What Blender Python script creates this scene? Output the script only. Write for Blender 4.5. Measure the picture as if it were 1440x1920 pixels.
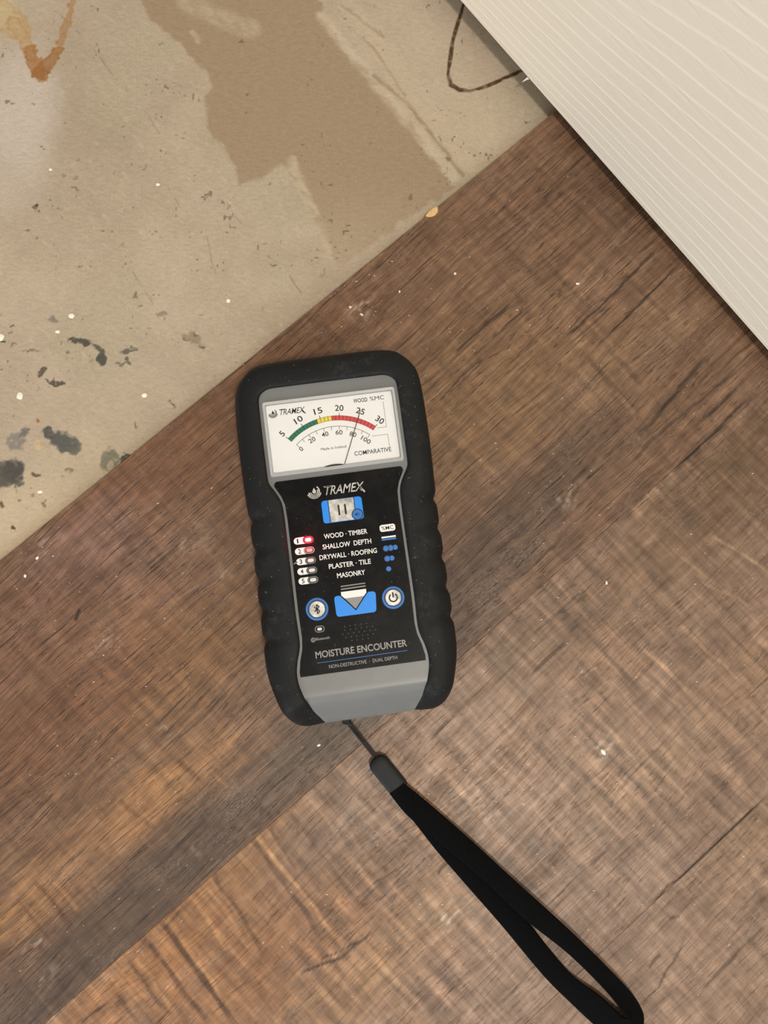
import bpy, bmesh, math, random
import numpy as np
from mathutils import Vector, Matrix

for o in list(bpy.data.objects):
    bpy.data.objects.remove(o)
SC = bpy.context.scene
C = SC.collection
MM = 0.001

# ------------------------------------------------------------------ camera
cam_d = bpy.data.cameras.new('camera')
cam_d.sensor_fit = 'VERTICAL'
cam_d.sensor_height = 36.0
cam_d.sensor_width = 27.0
cam_d.lens = 36.0 * 1442.0 / 1920.0
cam_d.clip_start = 0.01
cam_d.clip_end = 30
cam = bpy.data.objects.new('camera', cam_d)
cam.location = (0, 0, 0.391)
cam.rotation_euler = (math.radians(5.9387), math.radians(-1.5804), math.radians(-0.082))
C.objects.link(cam)
SC.camera = cam

# ------------------------------------------------------------------ light
world = bpy.data.worlds.new('room_light')
SC.world = world
world.use_nodes = True
bg = world.node_tree.nodes['Background']
bg.inputs[0].default_value = (1.0, 0.95, 0.88, 1)
bg.inputs[1].default_value = 0.40

def area(name, loc, target, sx, sy, watts, col, shape='RECTANGLE'):
    d = bpy.data.lights.new(name, 'AREA')
    d.shape = shape
    d.size = sx
    if shape == 'RECTANGLE':
        d.size_y = sy
    d.energy = watts
    d.color = col
    o = bpy.data.objects.new(name, d)
    o.location = loc
    o.rotation_euler = (Vector(target) - Vector(loc)).to_track_quat('-Z', 'Y').to_euler()
    C.objects.link(o)
    return o
area('ceiling_light', (0.34, -0.62, 2.15), (0, 0, 0), 0.26, 0.26, 24.0, (1.0, 0.91, 0.79), 'DISK')
area('cool_fill_light', (-1.2, -2.4, 0.95), (0, 0, 0.1), 1.1, 1.3, 50.0, (0.78, 0.89, 1.0))  # unseen cool fill, added to lift the door and tint the meter chin

vs = SC.view_settings
vs.view_transform = 'Standard'
vs.look = 'None'
vs.exposure = 0.0
vs.gamma = 1.0
vs.use_curve_mapping = False

# ------------------------------------------------------------------ helpers
def lin(c):
    c = np.asarray(c, float) / 255.0
    return np.where(c <= 0.04045, c / 12.92, ((c + 0.055) / 1.055) ** 2.4)

def hexc(r, g, b):
    l = lin((r, g, b))
    return (float(l[0]), float(l[1]), float(l[2]), 1.0)

MATS = {}
def mat(name, rgb, rough=0.5, metal=0.0, emit=None, estr=0.0, spec=0.5, coat=0.0):
    m = bpy.data.materials.new(name)
    m.use_nodes = True
    b = m.node_tree.nodes['Principled BSDF']
    b.inputs['Base Color'].default_value = hexc(*rgb)
    b.inputs['Roughness'].default_value = rough
    b.inputs['Metallic'].default_value = metal
    b.inputs['Specular IOR Level'].default_value = spec
    b.inputs['Coat Weight'].default_value = coat
    if emit:
        b.inputs['Emission Color'].default_value = hexc(*emit)
        b.inputs['Emission Strength'].default_value = estr
    MATS[name] = m
    return m

class NT:
    """small helper to wire node trees"""
    def __init__(self, m):
        self.t = m.node_tree
        self.b = self.t.nodes.get('Principled BSDF')
    def n(self, kind, **kw):
        x = self.t.nodes.new(kind)
        for k, v in kw.items():
            setattr(x, k, v)
        return x
    def put(self, sock, v):
        if isinstance(v, bpy.types.NodeSocket):
            self.t.links.new(v, sock)
        else:
            sock.default_value = v
    def math(self, op, a, b=0.0, c=0.0, clamp=False):
        x = self.n('ShaderNodeMath', operation=op, use_clamp=clamp)
        for s, v in zip(x.inputs, (a, b, c)):
            self.put(s, v)
        return x.outputs[0]
    def mapr(self, v, a, b, c, d):
        x = self.n('ShaderNodeMapRange', clamp=True)
        for s, q in zip(x.inputs, (v, a, b, c, d)):
            self.put(s, q)
        return x.outputs[0]
    def mix(self, f, a, b, mode='MIX'):
        x = self.n('ShaderNodeMix', data_type='RGBA', blend_type=mode)
        self.put(x.inputs[0], f); self.put(x.inputs[6], a); self.put(x.inputs[7], b)
        return x.outputs[2]
    def mapping(self, vec, scale, loc=(0, 0, 0), rot=(0, 0, 0)):
        x = self.n('ShaderNodeMapping')
        self.put(x.inputs[0], vec)
        x.inputs[1].default_value = loc; x.inputs[2].default_value = rot; x.inputs[3].default_value = scale
        return x.outputs[0]
    def noise(self, vec, scale, detail=3, rough=0.55, dist=0.0):
        x = self.n('ShaderNodeTexNoise')
        self.put(x.inputs['Vector'], vec)
        x.inputs['Scale'].default_value = scale; x.inputs['Detail'].default_value = detail
        x.inputs['Roughness'].default_value = rough; x.inputs['Distortion'].default_value = dist
        return x.outputs['Fac']
    def bump(self, h, dist, strength=1.0):
        x = self.n('ShaderNodeBump')
        x.inputs['Strength'].default_value = strength
        x.inputs['Distance'].default_value = dist
        self.put(x.inputs['Height'], h)
        self.put(self.b.inputs['Normal'], x.outputs[0])
        return x

def mesh_obj(name, verts, faces, m, parent=None, smooth=False):
    me = bpy.data.meshes.new(name)
    me.from_pydata([tuple(v) for v in verts], [], faces)
    me.update()
    if smooth:
        me.polygons.foreach_set('use_smooth', [True] * len(me.polygons))
    o = bpy.data.objects.new(name, me)
    if m:
        me.materials.append(m)
    C.objects.link(o)
    if parent:
        o.parent = parent
    return o

def tag(o, label=None, cat=None, group=None, kind=None):
    for k, v in (('label', label), ('category', cat), ('group', group), ('kind', kind)):
        if v:
            o[k] = v
    return o

def empty(name, loc=(0, 0, 0), rz=0.0):
    o = bpy.data.objects.new(name, None)
    o.empty_display_size = 0.01
    o.location = loc
    o.rotation_euler = (0, 0, rz)
    C.objects.link(o)
    return o

def vnoise(x, y, scale, seed, octaves=1):
    """smooth value noise on arrays, result about 0..1"""
    out = np.zeros_like(x); amp = 1.0; tot = 0.0
    for k in range(octaves):
        rng = np.random.RandomState(seed + 17 * k)
        g = rng.rand(256, 256)
        u = x / scale; v = y / scale
        i = np.floor(u).astype(int); j = np.floor(v).astype(int)
        fu = u - i; fv = v - j
        fu = fu * fu * (3 - 2 * fu); fv = fv * fv * (3 - 2 * fv)
        a = g[i & 255, j & 255]; b = g[(i + 1) & 255, j & 255]
        c = g[i & 255, (j + 1) & 255]; d = g[(i + 1) & 255, (j + 1) & 255]
        out += amp * ((a * (1 - fu) + b * fu) * (1 - fv) + (c * (1 - fu) + d * fu) * fv)
        tot += amp; amp *= 0.5; scale = scale * 0.5
    return out / tot

def sstep(a, b, x):
    t = np.clip((x - a) / (b - a), 0, 1)
    return t * t * (3 - 2 * t)

def seg_dist(x, y, pts):
    """distance to a polyline and running position along it (0..1)"""
    best = np.full_like(x, 1e9); pos = np.zeros_like(x)
    n = len(pts) - 1
    for k in range(n):
        ax, ay = pts[k][:2]; bx, by = pts[k + 1][:2]
        dx, dy = bx - ax, by - ay
        t = np.clip(((x - ax) * dx + (y - ay) * dy) / (dx * dx + dy * dy), 0, 1)
        d = np.hypot(x - ax - t * dx, y - ay - t * dy)
        m = d < best
        best = np.where(m, d, best); pos = np.where(m, (k + t) / n, pos)
    return best, pos

def in_poly(x, y, pts):
    r = np.zeros(x.shape, bool)
    n = len(pts)
    for k in range(n):
        x1, y1 = pts[k]; x2, y2 = pts[(k + 1) % n]
        if y1 == y2:
            continue
        c = ((y1 > y) != (y2 > y)) & (x < (x2 - x1) * (y - y1) / (y2 - y1) + x1)
        r ^= c
    return r

def poly_sd(x, y, pts):
    d, _ = seg_dist(x, y, list(pts) + [pts[0]])
    return np.where(in_poly(x, y, pts), -d, d)

def lay(col, m, rgb):
    m = np.clip(m, 0, 1)[:, None]
    return col * (1 - m) + np.asarray(rgb, float)[None, :] * m

def grid_mesh(name, xs, ys, zf, m, colf, parent=None):
    """rectilinear grid in mm with a colour attribute 'paint' computed by colf"""
    nx, ny = len(xs), len(ys)
    X, Y = np.meshgrid(xs, ys)
    x = X.ravel().astype(float); y = Y.ravel().astype(float)
    z = zf(x, y)
    me = bpy.data.meshes.new(name)
    nv = nx * ny; nf = (nx - 1) * (ny - 1)
    me.vertices.add(nv)
    me.vertices.foreach_set('co', (np.stack([x, y, z], 1) * MM).astype(np.float32).ravel())
    a = (np.arange(ny - 1)[:, None] * nx + np.arange(nx - 1)[None, :]).ravel()
    q = np.stack([a, a + 1, a + nx + 1, a + nx], 1).astype(np.int32)
    me.loops.add(nf * 4)
    me.loops.foreach_set('vertex_index', q.ravel())
    me.polygons.add(nf)
    me.polygons.foreach_set('loop_start', np.arange(nf, dtype=np.int32) * 4)
    me.update(calc_edges=True)
    c = colf(x, y)
    at = me.color_attributes.new('paint', 'FLOAT_COLOR', 'POINT')
    at.data.foreach_set('color', np.concatenate([lin(np.clip(c, 0, 255)), np.ones((nv, 1))], 1).astype(np.float32).ravel())
    me.materials.append(m)
    o = bpy.data.objects.new(name, me)
    C.objects.link(o)
    if parent:
        o.parent = parent
    return o

# ------------------------------------------------------------------ materials of the setting
ALB = 1.0
m_conc = mat('concrete', (180, 160, 135), 0.55, spec=0.35)
t = NT(m_conc)
co = t.n('ShaderNodeTexCoord').outputs['Object']
pa = t.n('ShaderNodeAttribute', attribute_name='paint').outputs['Color']
n1 = t.noise(co, 900, 4, 0.65)
n2 = t.noise(t.mapping(co, (1, 2.2, 1), rot=(0, 0, 0.8)), 260, 4, 0.6)
k = t.math('MULTIPLY', t.mapr(n1, 0.28, 0.72, 0.88, 1.08), t.mapr(n2, 0.32, 0.68, 0.91, 1.06))
kc = t.n('ShaderNodeCombineColor')
for s in kc.inputs[:3]:
    t.put(s, k)
t.put(t.b.inputs['Base Color'], t.mix(1.0, pa, kc.outputs[0], 'MULTIPLY'))
t.put(t.b.inputs['Roughness'], t.mapr(n2, 0.3, 0.7, 0.48, 0.65))
t.bump(t.math('ADD', t.math('MULTIPLY', n1, 0.4), n2), 0.00025, 0.5)

def wood_material(name, off, st=1.0, cross=0.3):
    m = mat(name, (125, 95, 70), 0.45, spec=0.4)
    t = NT(m)
    co = t.n('ShaderNodeTexCoord').outputs['Object']
    pa = t.n('ShaderNodeAttribute', attribute_name='paint').outputs['Color']
    # slow waviness of the grain
    wob = t.noise(t.mapping(co, (9, 22, 1), loc=off), 1.0, 2, 0.5)
    cv = t.n('ShaderNodeCombineXYZ')
    t.put(cv.inputs[1], t.math('MULTIPLY', t.math('SUBTRACT', wob, 0.5), 0.012))
    va = t.n('ShaderNodeVectorMath', operation='ADD')
    t.put(va.inputs[0], co); t.put(va.inputs[1], cv.outputs[0])
    g = t.mapping(va.outputs[0], (1, 1, 1), loc=off, rot=(0, 0, -0.045))
    # fine dark pores, broad streaks, broken dashes
    pores = t.noise(t.mapping(g, (75, 1700, 1)), 1.0, 3, 0.6)
    hair = t.noise(t.mapping(g, (24, 900, 1), loc=(2.3, 5.1, 0)), 1.0, 2, 0.55)
    streak = t.noise(t.mapping(g, (22, 300, 1)), 1.0, 3, 0.6)
    dash = t.noise(t.mapping(g, (150, 800, 1), loc=(3.1, 1.7, 0)), 1.0, 2, 0.5)
    blotch = t.noise(t.mapping(g, (60, 130, 1), loc=(7, 3, 0)), 1.0, 3, 0.6)
    cloud = t.noise(t.mapping(g, (14, 24, 1), loc=(1, 9, 0)), 1.0, 3, 0.6)
    dm = t.math('MULTIPLY', t.mapr(dash, 0.57, 0.68, 0.0, 1.0), t.mapr(cloud, 0.40, 0.58, 0.2, 1.0))
    hm = t.math('MULTIPLY', t.mapr(hair, 0.55, 0.66, 0.0, 1.0), t.mapr(blotch, 0.38, 0.6, 0.25, 1.0))
    cr = t.noise(t.mapping(g, (14, 260, 1), loc=(5.5, 2.2, 0)), 1.0, 1, 0.4)
    cm = t.math('MULTIPLY', t.mapr(cr, 0.71, 0.77, 0.0, 1.0), t.mapr(blotch, 0.45, 0.55, 0.2, 1.0))
    pm = t.mapr(pores, 0.35, 0.65, 1 - .28 * st, 1 + .22 * st)
    sm = t.mapr(streak, 0.32, 0.68, 1 - .26 * st, 1 + .22 * st)
    # saw kerfs across the grain, broken into short blocks
    ck = t.noise(t.mapping(g, (330, 26, 1), loc=(4.4, 8.1, 0), rot=(0, 0, 0.10)), 1.0, 2, 0.6)
    cb = t.noise(t.mapping(g, (150, 110, 1), loc=(9.4, 2.1, 0)), 1.0, 2, 0.5)
    km = t.math('MULTIPLY', t.mapr(ck, 0.33, 0.67, 1 - .26 * cross, 1 + .24 * cross), t.mapr(cb, 0.34, 0.66, 1 - .20 * cross, 1 + .18 * cross))
    sm = t.math('MULTIPLY', sm, km)
    bm = t.mapr(blotch, 0.3, 0.7, 0.80, 1.18)
    k = t.math('MULTIPLY', t.math('MULTIPLY', pm, sm), t.math('MULTIPLY', bm, 0.90))
    k = t.math('MULTIPLY', k, t.math('SUBTRACT', 1.0, t.math('MULTIPLY', dm, 0.25 + 0.25 * st)))
    k = t.math('MULTIPLY', k, t.math('SUBTRACT', 1.0, t.math('MULTIPLY', hm, 0.62 * st)))
    k = t.math('MULTIPLY', k, t.math('SUBTRACT', 1.0, t.math('MULTIPLY', cm, 0.65)))
    kc = t.n('ShaderNodeCombineColor')
    for s, e in zip(kc.inputs[:3], (0.92, 1.0, 1.06)):
        t.put(s, t.math('POWER', k, e))
    base = t.mix(1.0, pa, kc.outputs[0], 'MULTIPLY')
    # thin chalky dust film in patches
    dust = t.noise(t.mapping(co, (30, 38, 1), loc=off), 1.0, 4, 0.7)
    fine = t.noise(t.mapping(co, (520, 1300, 1), loc=off), 1.0, 2, 0.6)
    df = t.math('MULTIPLY', t.mapr(dust, 0.5, 0.75, 0.0, 0.5), t.mapr(fine, 0.45, 0.75, 0.0, 1.0))
    base = t.mix(df, base, hexc(176, 154, 138))
    # tiny pale flecks along the grain, specular glints painted as colour
    glint1 = t.noise(t.mapping(co, (300, 1300, 1), loc=(off[1], off[0], 0)), 1.0, 1, 0.4)
    glint2 = t.noise(t.mapping(co, (40, 60, 1), loc=(off[1] + 3, off[0], 0)), 1.0, 2, 0.5)
    base = t.mix(t.math('MULTIPLY', t.mapr(glint1, 0.74, 0.80, 0.0, 0.75), t.mapr(glint2, 0.45, 0.6, 0.0, 1.0)), base, hexc(226, 208, 190))
    t.put(t.b.inputs['Base Color'], base)
    t.put(t.b.inputs['Roughness'], t.mapr(streak, 0.3, 0.7, 0.52, 0.36))
    h = t.math('ADD', t.math('MULTIPLY', pores, 0.6), t.math('MULTIPLY', fine, 0.35))
    h = t.math('SUBTRACT', h, t.math('ADD', t.math('ADD', dm, cm), t.math('MULTIPLY', hm, .6)))
    t.bump(h, 0.00016, 0.55)
    return m

m_door = mat('door_paint', (246, 233, 212), 0.42, spec=0.4)
t = NT(m_door)
co = t.n('ShaderNodeTexCoord').outputs['Object']
sx = t.n('ShaderNodeSeparateXYZ')
t.put(sx.inputs[0], co)
wv = t.noise(t.mapping(co, (3.5, 3.5, 12)), 1.0, 3, 0.5)
wv2 = t.noise(t.mapping(co, (40, 40, 60)), 1.0, 2, 0.5)
zz = t.math('DIVIDE', sx.outputs[2], t.math('ADD', 1.0, t.math('MULTIPLY', sx.outputs[0], 3.2)))
zz = t.math('ADD', zz, t.math('MULTIPLY', t.math('SUBTRACT', wv, 0.5), 0.018))
zz = t.math('ADD', zz, t.math('MULTIPLY', t.math('SUBTRACT', wv2, 0.5), 0.0006))
saw = t.math('FRACT', t.math('MULTIPLY', t.math('POWER', t.math('MAXIMUM', zz, 0.001), 0.8), 118.0))
ridge = t.math('SUBTRACT', 1.0, t.mapr(saw, 0.0, 0.16, 0.0, 1.0))
ridge = t.math('ADD', ridge, t.mapr(saw, 0.2, 1.0, 0.0, 0.55))
brk = t.noise(t.mapping(co, (28, 28, 300)), 1.0, 2, 0.5)
ridge = t.math('MULTIPLY', ridge, t.mapr(brk, 0.36, 0.52, 0.45, 1.0))
micro = t.noise(co, 1400, 2, 0.5)
t.bump(t.math('ADD', ridge, t.math('MULTIPLY', micro, 0.18)), 0.0004, 0.6)

# ------------------------------------------------------------------ concrete slab
def conc_paint(x, y):
    n = len(x)
    # ragged coordinates for stain outlines
    jx = x + (vnoise(x, y, 5, 1, 3) - .5) * 5; jy = y + (vnoise(x, y, 5, 2, 3) - .5) * 5
    fx = x + (vnoise(x, y, 2.4, 3, 3) - .5) * 4.4; fy = y + (vnoise(x, y, 2.4, 4, 3) - .5) * 4.4
    big = vnoise(x, y, 70, 5, 3); mid = vnoise(x, y, 16, 6, 3); fine = vnoise(x, y, 2.2, 7, 2)
    col = np.tile(np.array([[180., 163., 141.]]), (n, 1))
    col += ((big - .5) * 22 + (mid - .5) * 16)[:, None]
    gr = sstep(.45, .75, vnoise(x, y, 45, 8, 2))
    col = lay(col, gr * .5, (170, 157, 131))
    # chalky haze, upper left and lower left
    for cx_, cy_, rx, ry, s, c in CONC_HAZE:
        d = np.hypot((jx - cx_) / rx, (jy - cy_) / ry)
        col = lay(col, (1 - sstep(.35, 1.1, d)) * s, c)
    # smooth brown damp patch
    sd = poly_sd(jx, jy, CONC_PATCH)
    pm = 1 - sstep(-1.2, 1.6, sd)
    low = sstep(CONC_PATCH_FADE[0], CONC_PATCH_FADE[1], y)
    col = lay(col, pm * (.18 + .80 * low), (158, 136, 110))
    # pale scuffs inside and beside the patch
    for pts, w, s, c in CONC_SCUFF:
        d, p = seg_dist(x * .6 + jx * .4, y * .6 + jy * .4, pts)
        tex = sstep(.3, .62, vnoise(x * .6 + y * .8, (y * .6 - x * .8) * .35, 3.0, 21, 2))
        col = lay(col, (1 - sstep(.3 * w, w, d)) * min(1, s * 1.3) * (.55 + .45 * tex), c)
    # fine scratches
    for pts, w, s in CONC_SCRATCH:
        d, p = seg_dist(x + (mid - .5) * 3, y + (fine - .5) * .6, pts)
        brk = sstep(.35, .6, vnoise(x, y, 5, 31, 2))
        col = lay(col, (1 - sstep(w * .4, w, d)) * s * brk, (128, 104, 80))
    # pale short flecks along the trowel direction
    tr = vnoise(x * .62 + y * .78, (y * .62 - x * .78) * .25, 1.3, 41, 2)
    col = lay(col, sstep(.70, .88, tr) * .30 * (1 - .8 * pm), (206, 188, 162))
    # rust drip, V shape
    for pts, w0, w1, s, c in CONC_RUST:
        d, p = seg_dist(fx, fy, pts)
        w = w0 + (w1 - w0) * p
        e = 1 - sstep(w * .7, w * 1.08, d)
        rim = np.exp(-((d - w * .85) / (w * .25)) ** 2)
        col = lay(col, e * s * (.62 + .38 * fine), c)
        col = lay(col, e * rim * s * .35, (150, 98, 48))
    # thin dark brown ring line
    d, p = seg_dist(x + (mid - .5) * 1.6, y + (fine - .5) * .7, CONC_RING)
    w = .8 + .7 * np.sin(p * math.pi) * vnoise(x, y, 6, 51)
    col = lay(col, (1 - sstep(w * .55, w * 1.25, d)) * (.55 + .45 * sstep(.25, .6, fine)), (76, 56, 34))
    # grey-black old adhesive spots
    for cx_, cy_, rx, ry, a, s, c in CONC_SPOT:
        ca_, sa_ = math.cos(a), math.sin(a)
        u = ((fx - cx_) * ca_ + (fy - cy_) * sa_) / rx; v = (-(fx - cx_) * sa_ + (fy - cy_) * ca_) / ry
        d = np.hypot(u, v)
        hole = sstep(.12, .42, vnoise(x, y, 2.8, 61, 2))
        col = lay(col, (1 - sstep(.72, 1.12, d)) * s * (.30 + .70 * hole), c)
    # tiny dark specks
    sp = vnoise(x, y, 1.5, 71, 1) * .6 + vnoise(x, y, 9, 72, 2) * .4
    col = lay(col, sstep(.80, .86, sp) * .55, (95, 80, 62))
    return col

CONC_HAZE = [(-182.44375308805874, 257.8556873693933, 26, 46, 0.75, (200, 188, 176)), (-186.18380743691674, 218.83505471112494, 24, 30, 0.45, (196, 183, 168)), (-172.02520926164138, 35.004431696258905, 42, 30, 0.75, (200, 181, 152)), (-123.90470866977432, 280.24339879966345, 30, 40, 0.25, (188, 172, 150)), (22.823504292318702, 286.0658482573927, 40, 45, 0.25, (190, 174, 150)), (63.1775122713553, 252.80702977252045, 35, 30, 0.35, (192, 176, 150)), (-141.14304773942226, 62.28003991725075, 40, 28, 0.45, (192, 174, 146))]
CONC_PATCH = [(-125.5, 330.0), (-116.2, 309.8), (-97.1, 293.1), (-85.4, 281.0), (-81.7, 271.8), (-84.1, 262.6), (-83.2, 247.4), (-74.5, 236.9), (-67.7, 225.0), (-66.7, 216.0), (-54.3, 219.2), (-43.7, 228.4), (-36.8, 221.0), (-30.1, 206.7), (-21.5, 188.4), (-11.5, 170.9), (11.1, 188.8), (48.3, 216.1), (34.1, 237.1), (25.6, 253.7), (15.5, 261.2), (9.7, 276.5), (-12.0, 294.7), (-22.3, 313.3), (-26.8, 332.2)]
CONC_PATCH_FADE = (153.29091497648994, 230.17539537758367)
CONC_SCUFF = [([(-96.3, 319.6), (-81.7, 312.1), (-61.4, 304.7)], 8, 0.55, (184, 166, 142)), ([(-93.0, 302.5), (-89.5, 297.0)], 2, 0.5, (196, 176, 148)), ([(-23.8, 313.3), (-9.1, 294.8), (14.1, 264.3), (34.1, 240.1), (48.4, 222.2)], 4.5, 0.6, (196, 180, 156)), ([(-9.2, 319.9), (11.2, 295.2), (34.3, 261.5), (57.1, 228.3)], 7, 0.45, (194, 176, 150)), ([(23.0, 317.4), (43.3, 292.7), (63.1, 246.7)], 12, 0.35, (188, 172, 148)), ([(-38.8, 229.9), (-33.0, 215.0), (-25.8, 200.2)], 4, 0.6, (190, 176, 150)), ([(-22.9, 194.3), (-17.2, 176.7)], 3, 0.3, (196, 178, 148)), ([(-12.1, 319.8), (11.2, 301.4), (8.9, 304.5)], 1.3, 0.5, (160, 138, 110)), ([(5.4, 279.5), (25.6, 261.4), (39.9, 241.7), (54.1, 222.2)], 1.5, 0.85, (158, 136, 108)), ([(-7.7, 307.3), (5.4, 295.1), (22.7, 267.5)], 1.3, 0.55, (162, 140, 112))]
CONC_SCRATCH = [([(-169.4, 314.9), (-162.0, 308.9), (-150.1, 296.7), (-135.2, 277.0), (-121.9, 261.9)], 0.5, 0.5), ([(-127.9, 271.0), (-116.0, 254.4), (-108.6, 244.0)], 0.4, 0.4), ([(-103.6, 214.0), (-93.3, 196.4)], 0.4, 0.4), ([(-120.3, 166.8), (-108.7, 149.6)], 0.5, 0.45), ([(-83.3, 190.6), (-80.2, 176.0), (-77.2, 164.4)], 0.35, 0.4), ([(-50.9, 176.3), (-39.5, 167.7), (-29.6, 153.2)], 0.4, 0.6), ([(-96.3, 99.9), (-99.5, 97.1)], 0.5, 0.5), ([(-72.4, 205.5), (-65.2, 193.8)], 0.4, 0.5), ([(-181.0, 112.1), (-166.8, 95.4)], 0.3, 0.2)]
CONC_RUST = [([(-199.2, 311.2), (-190.4, 306.7), (-185.9, 301.2)], 11, 7, 0.75, (194, 170, 126)), ([(-199.5, 317.4), (-190.9, 316.0)], 8, 6, 0.35, (206, 186, 145)), ([(-188.1, 305.2), (-182.8, 296.1), (-178.7, 286.9)], 4.5, 3.5, 0.7, (182, 150, 104)), ([(-179.7, 290.0), (-177.4, 283.8), (-172.6, 276.9)], 4.0, 4.6, 0.9, (160, 110, 62)), ([(-173.8, 277.8), (-168.1, 284.0), (-164.1, 291.2)], 4.4, 3.2, 0.9, (150, 102, 56)), ([(-164.7, 290.2), (-161.8, 302.7), (-158.5, 313.6), (-156.9, 323.0)], 2.2, 1.9, 0.8, (166, 124, 78))]
CONC_RING = [(58.3, 327.7), (54.7, 321.2), (52.9, 314.9), (49.2, 300.6), (46.7, 288.1), (45.8, 280.3), (47.5, 274.7), (52.4, 271.7), (57.6, 270.9), (66.4, 273.5), (76.7, 278.7), (88.5, 284.2), (95.9, 288.1)]
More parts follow.
